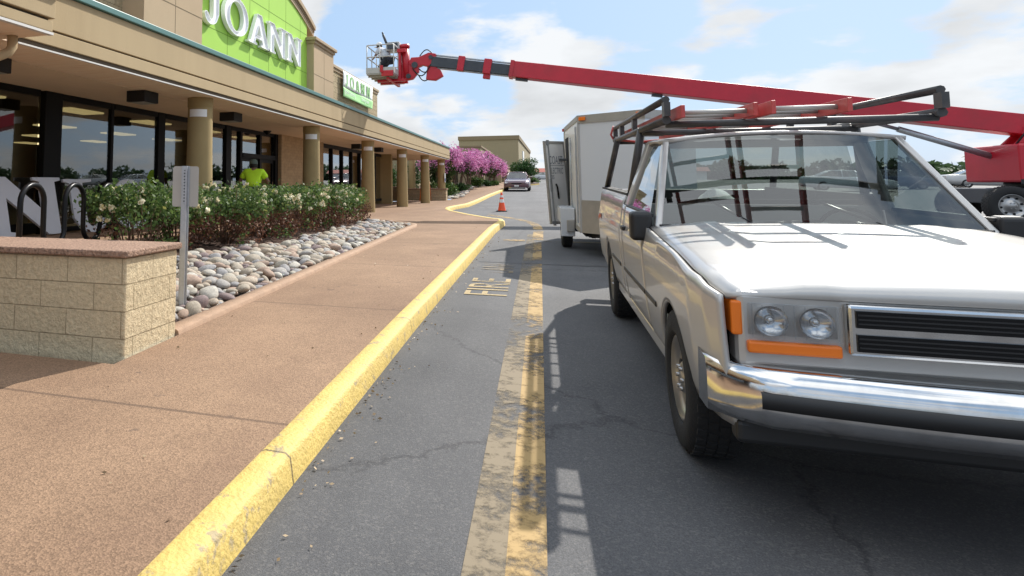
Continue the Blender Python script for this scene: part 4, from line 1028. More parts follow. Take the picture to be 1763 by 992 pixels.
# island with the round tree
isl = MB(); cen = (-1.95,74.5)
ring = [(cen[0]+1.75*math.cos(t)*1.05, cen[1]+6.5*math.sin(t)) for t in np.linspace(0,2*math.pi,40,endpoint=False)]
isl.add([(x,y,road_z(y)+0.13) for x,y in ring]+[(cen[0],cen[1],road_z(cen[1])+0.2)], [(i,(i+1)%40,40) for i in range(40)])
isl.add([(x,y,road_z(y)-0.05) for x,y in ring]+[(x,y,road_z(y)+0.13) for x,y in ring], [(i,(i+1)%40,40+(i+1)%40,40+i) for i in range(40)], 1)
tag(isl.build('traffic_island', ['mulch','kerb']), kind='structure')
rg_ = np.random.default_rng(41)
o = tag(empty('round_tree', (-1.55,76,road_z(76)+0.1)), 'dense round dark green tree on the kerbed island behind the car', 'tree')
P = blob_points(rg_, 6500, (0,0,1.75), (1.5,1.5,1.25), 22, 0.35, lump_r=0.48); leaves('crown', P, 0.09, 'tree_leaf', o, rg_)
mb = MB(); mb.tube([(0,0,-0.2),(0.03,0,0.8),(0,0.05,1.9)],[0.12,0.10,0.05],8); mb.build('trunk','bark',o)
shrub(-0.95,72.3,0.95,0.75,'low yellow-green shrub in front of the round tree',306)
shrub(-1.9,71.6,0.8,0.6,'low dark shrub on the island nose left of the yellow-green one',307,'tree_leaf')

# ------------------------------------------------------------------ traffic cone
cn_ = tag(empty('traffic_cone', (-1.39,24.83,road_z(24.83)), rx=math.atan(SL)), 'orange traffic cone with two white bands standing on the asphalt lane', 'cone')
mb = MB(); mb.box((-0.20,-0.20,0),(0.20,0.20,0.035)); mb.build('base','black',cn_,bevel=0.012)
mb = MB(); mb.lathe([(0.150,0.035),(0.142,0.055),(0.128,0.10),(0.032,0.69),(0.026,0.705),(0.0,0.708)], n=32); mb.build('cone_body','cone',cn_)
for z0,z1 in ((0.33,0.45),(0.52,0.60)):
    rr_ = lambda z: 0.128-(z-0.10)*0.0963/0.59*1.69*0.966/1.0*0.62+0.0
    q = lambda z: 0.128 + (0.032-0.128)*(z-0.10)/0.59 + 0.0025
    mb = MB(); mb.lathe([(q(z0),z0),(q(z1),z1)], n=32); mb.build('band','reflective',cn_)

# ------------------------------------------------------------------ wheels
def wheel(parent, x, y, z, r, w, side, name='wheel', rim='rim'):
    o = empty(name, (x,y,z)); o.parent = parent
    t = MB(); t.lathe([(r*0.60,-w/2+0.02),(r*0.66,-w/2),(r*0.93,-w/2+0.005),(r*0.985,-w/2+0.03),(r,-w/2+0.06),(r,w/2-0.06),(r*0.985,w/2-0.03),(r*0.93,w/2-0.005),(r*0.66,w/2),(r*0.60,w/2-0.02),(r*0.60,-w/2+0.02)], axis='x', n=40)
    for k_ in range(36):
        a = 2*math.pi*k_/36
        for xx in (-w*0.30,-w*0.10,w*0.10,w*0.30):
            c = Vector((xx, r*math.cos(a+xx), r*math.sin(a+xx))); t.box(tuple(c-Vector((w*0.085,0.018,0.006))), tuple(c+Vector((w*0.085,0.018,0.006))), 0, Matrix.Rotation(a+xx-math.pi/2,3,'X'))
    t.build('tyre','rubber',o)
    m_ = MB(); s = side
    m_.lathe([(r*0.605,-s*0.02),(r*0.60,s*w*0.42),(r*0.57,s*w*0.44),(r*0.53,s*w*0.30),(r*0.40,s*w*0.20),(r*0.24,s*w*0.32),(r*0.18,s*w*0.40),(0.001,s*w*0.41)], axis='x', n=32)
    for k_ in range(6):
        a = math.pi/3*k_; m_.cyl((s*w*0.30,r*0.16*math.cos(a),r*0.16*math.sin(a)),(s*w*0.46,r*0.16*math.cos(a),r*0.16*math.sin(a)),0.012,n=6)
    h_ = m_
    for k_ in range(8):
        a = 2*math.pi*k_/8+.2; c = Vector((s*w*0.262,r*0.43*math.cos(a),r*0.43*math.sin(a))); h_.cyl(tuple(c-Vector((s*0.012,0,0))),tuple(c+Vector((s*0.006,0,0))),0.028,n=10,mi=1)
    m_.build('rim',[rim,'black'],o); return o

# ------------------------------------------------------------------ maroon sedan
def sedan(x, y, label, paint, rz=0.0):
    o = tag(empty('parked_car' if paint != 'maroon' else 'sedan', (x,y,road_z(y)), rz, math.atan(SL) if y < 95 else 0), label, 'car')
    st_ = [ # y, half width, bottom, shoulder, top, top half width
        (-2.50,0.62,0.34,0.52,0.60,0.55),(-2.46,0.80,0.26,0.58,0.68,0.70),(-2.30,0.89,0.22,0.66,0.76,0.74),(-1.6,0.93,0.20,0.72,0.86,0.76),(-1.0,0.94,0.20,0.78,0.95,0.78),
        (0,0.94,0.20,0.82,0.95,0.80),(1.2,0.94,0.20,0.84,0.97,0.80),(1.9,0.92,0.22,0.84,0.98,0.78),(2.4,0.86,0.28,0.80,0.94,0.72),(2.5,0.76,0.36,0.74,0.86,0.62)]
    rows = []
    for yy,w_,zb,zs,zt,wt in st_:
        half = [(w_*0.86,zb),(w_,zb+0.12),(w_*1.0,(zb+zs)/2),(w_*0.985,zs),(wt+(w_-wt)*0.45,zt-0.015),(wt*0.7,zt+0.008),(0,zt+0.018)]
        rows.append([(-a,yy,b) for a,b in half] + [(a,yy,b) for a,b in half[::-1][1:]])
    mb = MB(); mb.grid(rows); n = len(rows[0]); mb.add(rows[0],[tuple(range(n))]); mb.add(rows[-1],[tuple(range(n))]); mb.build('body',paint,o)
    gh = [(-0.95,0.80,0.95,0.80,0.95),(-0.25,0.60,1.37,0.80,0.95),(0.9,0.60,1.38,0.80,0.96),(1.75,0.76,0.97,0.76,0.97)]
    mb = MB(); mb.grid([[(-0.60,-0.28,1.36),(-0.3,-0.30,1.385),(0.3,-0.30,1.385),(0.60,-0.28,1.36)],[(-0.60,0.3,1.39),(-0.3,0.3,1.42),(0.3,0.3,1.42),(0.60,0.3,1.39)],[(-0.60,0.95,1.36),(-0.3,0.97,1.385),(0.3,0.97,1.385),(0.60,0.95,1.36)]])
    for s in (-1,1):
        mb.tube([(s*0.79,-0.98,0.93),(s*0.605,-0.28,1.365)],0.035,6); mb.tube([(s*0.80,0.35,0.93),(s*0.61,0.35,1.385)],0.035,6); mb.tube([(s*0.74,1.75,0.95),(s*0.605,0.95,1.365)],0.05,6)
    ro = mb.build('roof',paint,o); sd = ro.modifiers.new('t','SOLIDIFY'); sd.thickness = 0.02
    mb = MB(); mb.quad((-0.77,-0.97,0.95),(0.77,-0.97,0.95),(0.59,-0.29,1.365),(-0.59,-0.29,1.365)); mb.build('windscreen','carglass',o)
    mb = MB(); mb.quad((-0.72,1.74,0.96),(0.72,1.74,0.96),(0.59,0.96,1.365),(-0.59,0.96,1.365)); mb.build('rear_window','carglass',o)
    for s in (-1,1):
        mb = MB(); mb.quad((s*0.795,-0.9,0.94),(s*0.795,1.68,0.95),(s*0.61,0.92,1.36),(s*0.61,-0.25,1.36)); mb.build('side_window','carglass',o)
        mb = MB(); mb.box((s*0.64-0.20,-2.478,0.555),(s*0.64+0.20,-2.38,0.665)); mb.build('headlight','clearlens',o,bevel=0.03)
        mb = MB(); mb.box((s*1.0-0.10,-0.86,0.93),(s*1.0+0.10,-0.74,1.06)); mb.build('mirror',paint,o,bevel=0.03)
        for yy in (-1.45,1.4): wheel(o, s*0.84, yy, 0.32, 0.32, 0.20, s)
    mb = MB(); mb.box((-0.36,-2.505,0.535),(0.36,-2.44,0.625)); mb.build('grille','black',o,bevel=0.015)
    mb = MB(); mb.box((-0.16,-2.535,0.36),(0.16,-2.515,0.47)); mb.build('licence_plate','plate_white',o)
    mb = MB(); mb.box((-0.80,-2.53,0.30),(0.80,-2.36,0.50)); mb.box((-0.62,-2.50,0.20),(0.62,-2.36,0.285),1); mb.build('bumper',[paint,'black'],o,bevel=0.03)
    mb = MB(); mb.box((-0.7,-0.6,0.5),(0.7,1.5,0.8)); mb.box((-0.6,0.0,0.8),(-0.15,0.2,1.15)); mb.box((0.15,0.0,0.8),(0.6,0.2,1.15)); mb.build('seat','underbody',o)
    return o
sedan(-1.66,48.9+2.4,'dark maroon sedan facing the camera far down the lane','maroon')
sedan(1.2,128,'distant pale car on the lane in front of the red roofed building','white_paint',R(90))

sedan(19.5, 52, 'pale parked car nearest in the lot beyond the pickup', 'white_paint', R(80))
sedan(24.5, 58, 'dark blue parked car in the lot beyond the pickup', 'navy', R(84))
sedan(31, 60, 'silver parked car in the lot beyond the pickup', 'silver', R(84))

# ------------------------------------------------------------------ cargo trailer
RZT = R(1.8); TB = (1.527,13.93,road_z(13.93))
tr = tag(empty('cargo_trailer', TB, RZT, math.atan(SL)), 'white enclosed cargo trailer with a V nose and diamond plate stone guard behind the pickup', 'trailer')
x0, yf, yr, zb, zt = 0.92, -1.72, 1.80, 0.42, 2.46
out = [(-x0,yf),(0,-2.62),(x0,yf),(x0,yr),(-x0,yr)]
mb = MB(); mb.prism(out,'z',zb,zt); mb.build('body','white_paint',tr,bevel=0.02)
mb = MB(); mb.box((-x0-0.004,yf+0.12,zb+0.02),(-x0-0.001,yr-0.02,zt-0.03)); mb.build('side_skin','trailer_side',tr)
def offs(o_): return [(-x0-o_,yf-0.35*o_),(0,-2.62-1.4*o_),(x0+o_,yf-0.35*o_)]
def band(z0,z1,o0,o1,name,m):
    a, b = offs(o0), offs(o1); mb = MB()
    for i in (0,1):
        vs = [(*a[i],z0),(*a[i+1],z0),(*b[i+1],z0),(*b[i],z0),(*a[i],z1),(*a[i+1],z1),(*b[i+1],z1),(*b[i],z1)]
        mb.add(vs,[(0,3,2,1),(4,5,6,7),(0,1,5,4),(1,2,6,5),(2,3,7,6),(3,0,4,7)])
    return mb.build(name,m,tr)
band(zb-0.01,0.98,0.003,0.010,'stone_guard','plate')
band(zt-0.13,zt+0.012,0.003,0.016,'top_trim','alu')
mb = MB(); mb.box((-x0-0.018,yf+0.0,zt-0.08),(-x0-0.005,yr,zt+0.012)); mb.box((-x0-0.016,yf-0.02,zb),(-x0+0.05,yf+0.06,zt-0.09)); mb.box((-x0-0.016,yr-0.07,zb),(-x0-0.004,yr+0.01,zt-0.09)); mb.box((-x0-0.02,yf+0.061,zb-0.02),(-x0-0.005,yr,zb+0.07)); mb.build('corner_trim','alu',tr)
for t_,nm in ((0.09,'a'),(0.94,'b')):
    a, b = Vector(offs(0.018)[0]), Vector(offs(0.018)[1]); p = a+(b-a)*t_; d = (b-a).normalized(); mb = MB()
    q0, q1 = p-d*0.065, p+d*0.065; nn = Vector((d.y,-d.x))*0.03
    if nn.y > 0: nn = -nn
    mb.add([(*q0,zt-0.085),(*q1,zt-0.085),(*(q1+nn),zt-0.085),(*(q0+nn),zt-0.085),(*q0,zt-0.02),(*q1,zt-0.02),(*(q1+nn),zt-0.02),(*(q0+nn),zt-0.02)],[(0,3,2,1),(4,5,6,7),(0,1,5,4),(1,2,6,5),(2,3,7,6),(3,0,4,7)])
    mb.build('marker_light','amber',tr,bevel=0.008)
mb = MB(); mb.box((-x0-0.05,yr-0.12,zt-0.07),(-x0-0.02,yr-0.02,zt-0.01)); mb.build('marker_light','redlens',tr)
# side opening: thin dark sheet on the solid body, painted as its shaded inside
mb = MB(); mb.box((-x0-0.006,0.55,zb+0.12),(-x0-0.0045,1.55,zt-0.25)); mb.build('opening_shade','underbody',tr)
for zz in (0.72,1.35,1.95): mb = MB(); mb.box((-x0-0.045,-0.30,zz-0.05),(-x0-0.02,-0.22,zz+0.10)); mb.build('bar_bracket','galv',tr)
mb = MB(); mb.cyl((-x0-0.035,-0.26,0.62),(-x0-0.035,-0.26,2.15),0.013,n=8); mb.build('lock_bar','galv',tr)
mb = MB(); mb.box((-x0-0.03,-1.35,0.55),(-x0-0.01,-1.30,2.3)); mb.build('side_seam','galv',tr)
# open door leaf
dl = empty('open_door', (0,0,0)); dl.parent = tr
Mi = (Matrix.Translation(TB) @ Euler((math.atan(SL),0,RZT)).to_matrix().to_4x4()).inverted()
hx, hy = Vector((0.50,15.0)), Vector((0.085,14.72)); dd = (hy-hx); nn = Vector((dd.y,-dd.x)).normalized()
if nn.y > 0: nn = -nn
def dp(u, z, o_):   # u along the leaf from the hinge, z above the ground at the hinge, o_ out of its face
    q = hx + dd*u + nn*o_; return tuple(Mi @ Vector((q.x + (2.43-z)*0.055, q.y, z)))
def dbox(mb,u0,u1,z0,z1,o0,o1,mi=0):
    vs = [dp(u,z,o_) for z in (z0,z1) for (u,o_) in ((u0,o0),(u1,o0),(u1,o1),(u0,o1))]
    mb.add(vs,[(0,3,2,1),(4,5,6,7),(0,1,5,4),(1,2,6,5),(2,3,7,6),(3,0,4,7)],mi)
mb = MB(); dbox(mb,0,1,0.66,2.44,-0.02,0.012); mb.build('door_leaf','trailer_side',dl)
mb = MB(); dbox(mb,0,0.06,0.65,2.45,-0.025,0.02); dbox(mb,0.93,1.0,0.65,2.45,-0.03,0.025); dbox(mb,0.06,0.93,2.39,2.45,-0.025,0.02); dbox(mb,0.06,0.93,0.65,0.71,-0.025,0.02); mb.build('door_edge','alu',dl)
mb = MB(); dbox(mb,0.82,0.85,0.70,2.42,0.03,0.055); mb.build('lock_bar','galv',dl)
for qd in ((0.80,0.87,1.35,1.62,0.02,0.05),(0.78,0.89,2.36,2.47,0.015,0.05),(0.78,0.89,0.62,0.72,0.015,0.05)): mb = MB(); dbox(mb,*qd); mb.build('bar_bracket','galv',dl)
mb = MB(); dbox(mb,-0.35,0.35,2.02,2.07,0.015,0.04); mb.build('hinge_strap','galv',dl)
mb = MB(); mb.tube([dp(0.62,1.52,0.05),dp(0.58,1.45,0.06),dp(0.56,1.32,0.06),dp(0.54,1.2,0.05)],0.018,8); mb.build('door_handle','black',dl)
def dtext(txt, u, z, size):
    ex = (hx-hy).normalized(); q = hy + (hx-hy)*u + nn*0.016
    mt = Mi @ Matrix(((ex.x,0,nn.x,q.x+(2.43-z)*0.055),(ex.y,0,nn.y,q.y),(0,1,0,z),(0,0,0,1)))
    text_mesh('door_lettering', txt, size, 'door_print', dl, mt, squeeze=0.42)
dtext('COAST',0.16,1.95,0.25); dtext('ELECTRIC',0.16,1.74,0.185); dtext('800S',0.16,1.62,0.13)
mb = MB(); dbox(mb,0.08,0.82,1.915,1.925,0.013,0.015); mb.build('door_rule','door_print',dl)
# fender, box and running gear
fe = MB(); fe.box((-1.20,-0.66,0.24),(-x0-0.022,-0.63,0.78)); fe.box((-1.20,-0.629,0.74),(-x0-0.022,0.22,0.78)); fe.box((-1.205,-0.629,0.50),(-1.185,0.22,0.739)); fe.build('fender','white_paint',tr,bevel=0.012)
mb = MB(); mb.box((-1.09,-0.72,0.33),(-0.95,-0.662,0.56)); mb.build('junction_box','alu',tr,bevel=0.012)
wheel(tr,-1.07,-0.22,0.335,0.335,0.20,-1); wheel(tr,1.07,-0.22,0.335,0.335,0.20,1)
mb = MB(); mb.cyl((-1.0,-0.22,0.335),(1.0,-0.22,0.335),0.04,n=10); mb.box((-0.85,-1.7,0.34),(-0.78,1.75,0.415)); mb.box((0.78,-1.7,0.34),(0.85,1.75,0.415)); mb.box((-0.80,-1.75,0.33),(0.8,-1.65,0.41))
mb.tube([(-0.75,-1.7,0.37),(-0.02,-3.25,0.42)],0.04,8); mb.tube([(0.75,-1.7,0.37),(0.02,-3.25,0.42)],0.04,8); mb.cyl((-0.6,-0.5,0.2),(-0.6,-0.5,0.4),0.04,n=8); mb.build('chassis','underbody',tr)
mb = MB(); mb.cyl((0,-2.95,0.18),(0,-2.95,0.85),0.035,n=10); mb.cyl((0,-2.95,0.0),(0,-2.95,0.2),0.028,n=10); mb.build('jack','galv',tr)

# ------------------------------------------------------------------ pickup truck
TC = (1.63,5.90,road_z(5.90))
tk = tag(empty('pickup_truck', TC, 0, math.atan(SL)), 'silver pickup truck with a black ladder rack, parked facing the camera', 'pickup')
def xprof(z, y=0.0):
    tab = [(0.36,0.905),(0.46,0.935),(0.60,0.955),(0.70,0.962),(0.88,0.972),(0.98,0.975),(1.04,0.958),(1.12,0.948),(1.22,0.935),(1.27,0.912),(1.30,0.90)]
    return lerp_tab(tab, z)
AX = [(-1.87,0.405),(1.50,0.405)]; ZW = 0.372
def side(name, y0, y1, zb, zt, s, m='silver', parent=tk, n=40, inset=0.0, nose=None):
    mb = MB(); rows = []
    for y in np.linspace(y0,y1,n):
        b = zb(y) if callable(zb) else zb; t_ = zt(y) if callable(zt) else zt
        for ya,ra in AX:
            if abs(y-ya) < ra: b = max(b, ZW+math.sqrt(max(0,ra*ra-(y-ya)**2)))
        rows.append([(s*(xprof(b+(t_-b)*q)-inset-(nose(y) if nose else 0)), y, b+(t_-b)*q) for q in np.linspace(0,1,16)])
    mb.grid(rows); o = mb.build(name,m,parent); sd = o.modifiers.new('t','SOLIDIFY'); sd.thickness = 0.022; sd.offset = 0 ; return o
hood_z = lambda y: lerp_tab([(-2.72,0.98),(-2.5,1.035),(-2.0,1.075),(-1.0,1.13)], y)
nose = lambda y: lerp_tab([(-2.72,0.07),(-2.60,0.025),(-2.4,0.0),(0,0)], y)
for s in (-1,1):
    side('bed_side',0.36,2.70,lambda y: lerp_tab([(0.36,0.42),(1.9,0.42),(2.2,0.50),(2.7,0.54)],y),1.275,s, n=90, nose=lambda y: lerp_tab([(0.3,0),(2.45,0),(2.62,0.018),(2.70,0.05)],y))
    side('fender',-2.70,-1.02,0.42,lambda y: hood_z(y)-0.02,s,n=70,nose=nose)
    side('cab_side',0.17,0.325,0.42,1.20,s,n=8)
    d = side('door',-1.005,0.155,0.44,1.19,s,n=16)
    mb = MB(); mb.box((s*0.975-0.025,-0.03,1.00),(s*0.975+0.025,0.11,1.035)); mb.build('door_handle','plastic',d,bevel=0.008)
    for xm,ya_,yb_ in ((0.967,-0.99,0.14),(0.967,0.38,1.06),(0.967,-1.42,-1.02),(0.955,1.94,2.62)): mo = MB(); mo.box((s*xm-0.012,ya_,0.655),(s*xm+0.010,yb_,0.69)); mo.build('side_moulding','plastic',tk,bevel=0.008)
    ro = MB(); ro.box((s*0.90-0.03,-1.42,0.33),(s*0.90+0.03,1.05,0.43)); ro.build('rocker','silver',tk,bevel=0.02)
    for ya,ra in AX:   # arch lip and dark liner
        lp = MB(); lp.tube([(s*(xprof(ZW+ra*math.sin(a))-0.004),ya+ra*math.cos(a),ZW+ra*math.sin(a)) for a in np.linspace(0.12,math.pi-0.12,26)],0.014,8); lp.build('arch_lip','silver',tk)
        ln = MB(); ln.grid([[(s*0.93,ya+(ra+0.008)*math.cos(a),ZW+(ra+0.008)*math.sin(a)),(s*0.55,ya+(ra+0.008)*math.cos(a),ZW+(ra+0.008)*math.sin(a))] for a in np.linspace(0,math.pi,24)]); ln.build('arch_liner','underbody',tk,fix=False)
        wheel(tk, s*0.835, ya, ZW-0.002, 0.372, 0.245, s)
    rl = MB(); rl.box((s*0.855-0.055,0.37,1.276),(s*0.855+0.055,2.69,1.298)); 
    for yy in (0.8,1.4,2.0,2.5): rl.box((s*0.855-0.02,yy-0.03,1.2985),(s*0.855+0.02,yy+0.03,1.3005))
    rl.build('rail_cap','bedliner',tk,bevel=0.008)
    tl = MB(); tl.box((s*0.895-0.03,2.63,0.86),(s*0.895+0.03,2.712,1.22)); tl.build('tail_light','redlens',tk,bevel=0.015)
    # mirror on the door
    mi = empty('door_mirror',(s*0.985,-0.97,1.11)); mi.parent = tk
    mb = MB(); mb.box((-0.068,-0.07,-0.09),(0.068,0.06,0.105)); mb.box((-s*0.05-0.06,-0.03,-0.06),(-s*0.05+0.06,0.03,0.01)); o_ = mb.build('mirror_shell','plastic',mi,bevel=0.04,seg=4)
    mb = MB(); mb.box((-0.05,0.061,-0.07),(0.05,0.064,0.085)); mb.build('mirror_glass','chrome',mi)
    # headlamp, turn lamp
    hd = MB(); hd.box((s*0.66-0.168,-2.70,0.797),(s*0.66+0.168,-2.60,0.948)); hd = hd.build('headlight','chrome',tk,bevel=0.01)
    hl = MB(); hl.box((s*0.66-0.165,-2.738,0.80),(s*0.66+0.165,-2.732,0.945)); hl.build('lens','lampglass',hd,bevel=0.002)
    for q in (-0.08,0.08):
        hl = MB(); hl.lathe([(0.062,-2.731),(0.058,-2.722),(0.045,-2.708),(0.02,-2.7005)],(s*0.66+q,0,0.872),axis='y',n=20); hl.lathe([(0.0,-2.726),(0.014,-2.722),(0.016,-2.703)],(s*0.66+q,0,0.872),axis='y',n=10); hl.build('reflector','chrome',hd)
    for q in range(9): hl = MB(); hl.box((s*0.66-0.15+0.0375*q-0.003,-2.7405,0.806),(s*0.66-0.15+0.0375*q+0.003,-2.7385,0.939)); hl.build('lens_rib','lampglass',hd)
    tl = MB(); tl.box((s*0.855-0.022,-2.70,0.80),(s*0.855+0.022,-2.52,0.945)); tl.box((s*0.66-0.165,-2.728,0.735),(s*0.66+0.165,-2.62,0.785)); tl.build('turn_signal','amber',tk,bevel=0.01)
    # cab pillars and side glass
    pi_ = MB()
    def beam(p,q,wx,wy):
        p=Vector(p);q=Vector(q); vs=[]
        for c in (p,q): vs += [(c.x-wx,c.y-wy,c.z),(c.x+wx,c.y-wy,c.z),(c.x+wx,c.y+wy,c.z),(c.x-wx,c.y+wy,c.z)]
        pi_.add(vs,[(0,3,2,1),(4,5,6,7),(0,1,5,4),(1,2,6,5),(2,3,7,6),(3,0,4,7)])
    beam((s*0.885,-1.02,1.12),(s*0.715,-0.40,1.72),0.022,0.045); beam((s*0.915,0.24,1.18),(s*0.735,0.17,1.72),0.024,0.085); beam((s*0.725,-0.42,1.70),(s*0.725,0.25,1.70),0.03,0.02)
    pi_.build('pillar','silver',tk,bevel=0.01)
    sw = MB(); sw.quad((s*0.915,-0.92,1.185),(s*0.915,0.16,1.185),(s*0.742,0.09,1.70),(s*0.735,-0.36,1.70)); sw.build('side_window','carglass',tk)
    sl = MB(); sl.box((s*0.922-0.018,-1.0,1.178),(s*0.922+0.018,0.32,1.205)); sl.build('window_seal','plastic',tk,bevel=0.006)
rows = [[(x,y,1.72+0.055*(1-(x/0.76)**2)+0.02*(1-((y+0.08)/0.40)**2)) for x in np.linspace(-0.76,0.76,13)] for y in np.linspace(-0.45,0.29,9)]
mb = MB(); mb.grid(rows); o = mb.build('roof','silver',tk); sd=o.modifiers.new('t','SOLIDIFY'); sd.thickness=0.03; sd.offset=-1
mb = MB(); mb.grid([[(x*1.0,-1.03-0.06*(1-(x/0.87)**2),1.135) for x in np.linspace(-0.87,0.87,11)],[(x*0.81,-0.43-0.05*(1-(x/0.87)**2),1.715+0.03*(1-(x/0.87)**2)) for x in np.linspace(-0.87,0.87,11)]]); mb.build('windscreen','carglass',tk,fix=False)
mb = MB(); mb.quad((-0.80,0.318,1.22),(0.80,0.318,1.22),(0.68,0.24,1.68),(-0.68,0.24,1.68)); mb.build('rear_window','carglass',tk)
mb = MB(); mb.box((-0.90,0.29,0.45),(0.90,0.325,1.21)); mb.box((-0.74,0.235,1.68),(0.74,0.27,1.735)); mb.build('cab_back','silver',tk)
hw_ = lambda y: xprof(hood_z(y)-0.02)-nose(y)-0.016
rows = [[(x*(hw_(-2.7)-0.004),-2.725+0.03*x*x,0.965+0.004*(1-x*x)) for x in np.linspace(-1,1,25)]] + [[(x*hw_(y),y+0.03*x*x*(y<-2.6),hood_z(y)-0.012+0.012*min(1,8*(1-abs(x)))+0.035*(1-x*x)+0.012*max(0,1-abs(abs(x)-0.62)/0.10)) for x in np.linspace(-1,1,25)] for y in np.linspace(-2.70,-1.02,20)]
mb = MB(); mb.grid(rows); o = mb.build('hood','silver',tk); sd=o.modifiers.new('t','SOLIDIFY'); sd.thickness=0.02; sd.offset=-1
mb = MB(); mb.box((-0.90,-2.5,0.72),(0.90,-1.05,0.99)); mb.build('engine_bay','underbody',tk)
mb = MB(); mb.box((-0.88,-1.06,1.095),(0.88,-0.98,1.135)); mb.build('cowl','plastic',tk)
mb = MB()
for s in (-1,1): mb.tube([(s*0.35,-1.05,1.15),(s*0.05+0.1,-1.0,1.17)],0.008,6); mb.tube([(s*0.35+0.02,-1.07,1.14),(s*0.3-0.25,-0.88,1.30)],0.009,6)
mb.build('wiper','black',tk)
mb = MB(); mb.box((-0.86,-2.70,0.665),(0.86,-2.55,0.99)); mb.build('front_panel','silver',tk,bevel=0.03)
mb = MB(); mb.box((-0.48,-2.745,0.755),(0.48,-2.70,0.955)); mb.build('grille_frame','chrome',tk,bevel=0.012)
mb = MB(); mb.box((-0.455,-2.752,0.775),(0.455,-2.744,0.842)); mb.box((-0.455,-2.752,0.868),(0.455,-2.744,0.935)); mb.build('grille','black',tk)
for zz in (0.792,0.81,0.827,0.885,0.902,0.919): mb = MB(); mb.box((-0.45,-2.756,zz-0.003),(0.45,-2.7525,zz+0.003)); mb.build('grille_bar','plastic',tk)
mb = MB(); mb.box((-0.75,-2.879,0.575),(-0.17,-2.870,0.60)); mb.box((0.17,-2.879,0.575),(0.75,-2.870,0.60)); mb.build('bumper_strip','plastic',tk) if False else None
mb = MB(); 
sec = [(-2.86,0.46),(-2.875,0.52),(-2.875,0.62),(-2.85,0.68),(-2.72,0.69),(-2.70,0.46)]
rows = []
for x in np.linspace(-1,1,21):
    bend = 0.10*x*x if abs(x)<0.85 else 0.10*x*x+ (abs(x)-0.85)*0.9
    rows.append([(x*0.965,y+bend,z) for y,z in sec+sec[:1]])
mb.grid(rows); mb.add(rows[0][:-1],[tuple(range(6))]); mb.add(rows[-1][:-1],[tuple(range(6))]); mb.build('bumper','chrome',tk)
mb = MB(); rows = []
for x in np.linspace(-0.84,0.84,19): rows.append([(x*0.965,-2.876+0.10*x*x+oy,z) for oy,z in ((0.002,0.535),(-0.012,0.540),(-0.014,0.570),(-0.012,0.598),(0.002,0.603))])
mb.grid(rows); mb.build('bumper_strip','plastic',tk)
mb = MB(); rows = [[(-(xprof(z)+0.013),y,z+0.03*math.sin(9*(y-2.0))) for z in (0.93,0.955,0.98)] for y in np.linspace(2.06,2.40,8)]
mb.grid(rows); mb.build('side_decal', mat('faded_red_decal',(0.50,0.10,0.05),0.5), tk)
mb = MB(); mb.box((-0.88,-2.72,0.36),(0.88,-2.62,0.455)); mb.build('valance','plastic',tk,bevel=0.02)
mb = MB(); mb.box((-0.93,2.71,0.50),(0.93,2.84,0.66)); mb.build('bumper','silver',tk,bevel=0.02)
mb = MB(); mb.box((-0.86,2.655,0.72),(0.86,2.705,1.272)); mb.build('tailgate','silver',tk,bevel=0.01)
mb = MB(); mb.box((-0.80,0.37,0.74),(0.80,2.65,0.77)); mb.box((-0.815,0.37,0.771),(-0.79,2.65,1.275)); mb.box((0.79,0.37,0.771),(0.815,2.65,1.275)); mb.box((-0.789,0.37,0.771),(0.789,0.40,1.25)); mb.box((-0.789,2.63,0.771),(0.789,2.652,1.26)); mb.build('bed_liner','bedliner',tk)
mb = MB(); mb.box((-0.50,-2.55,0.40),(-0.40,2.68,0.55)); mb.box((0.40,-2.55,0.40),(0.50,2.68,0.55)); mb.box((-0.86,-2.5,0.56),(0.86,-1.05,0.71)); mb.box((-0.86,-1.0,0.42),(0.86,0.29,0.48)); mb.cyl((-0.8,1.5,0.37),(0.8,1.5,0.37),0.06,n=12); mb.cyl((-0.8,-1.87,0.37),(0.8,-1.87,0.37),0.05,n=12); mb.build('chassis','underbody',tk)
mb = MB(); mb.box((-0.72,-0.1,0.5),(0.72,0.22,1.02)); mb.box((-0.7,-0.5,0.5),(0.7,-0.1,0.72)); mb.box((-0.80,-0.98,0.85),(0.80,-0.74,1.13)); mb.build('seat','underbody',tk,bevel=0.04)
mb = MB(); mb.tube([(0.38+0.19*math.cos(a),-0.55+0.06*math.sin(a),1.05+0.17*math.sin(a)) for a in np.linspace(0,2*math.pi,25)],0.014,8); mb.build('steering_wheel','black',tk)
# ladder rack
rk = empty('ladder_rack',(0,0,0)); rk.parent = tk
mb = MB()
for s in (-1,1):
    mb.tube([(s*0.86,2.62,1.29),(s*0.775,2.12,1.865)],0.033,8); mb.tube([(s*0.86,0.45,1.29),(s*0.775,0.33,1.865)],0.033,8)
    mb.tube([(s*0.775,2.40,1.850),(s*0.775,-0.85,1.850)],0.030,8); mb.tube([(s*0.775,2.34,1.995),(s*0.775,-0.85,1.995)],0.026,8)
    for yy in (2.34,1.72,0.75,-0.85): mb.box((s*0.775-0.020,yy-0.045,1.875),(s*0.775+0.020,yy+0.045,1.975))
for yy in (2.25,0.3,-0.8): mb.tube([(-0.775,yy,1.822),(0.775,yy,1.822)],0.024,8)
mb.build('rack_frame','rackpaint',rk)
mb = MB(); mb.tube([(-0.775,2.0,1.84),(-0.6,1.9,1.81),(-0.2,1.95,1.84),(0.1,1.6,1.81)],0.012,6); mb.tube([(-0.79,2.37,2.02),(-0.82,2.40,1.92),(-0.79,2.36,1.85)],0.012,6); mb.build('tie_strap','ladder_red',rk)
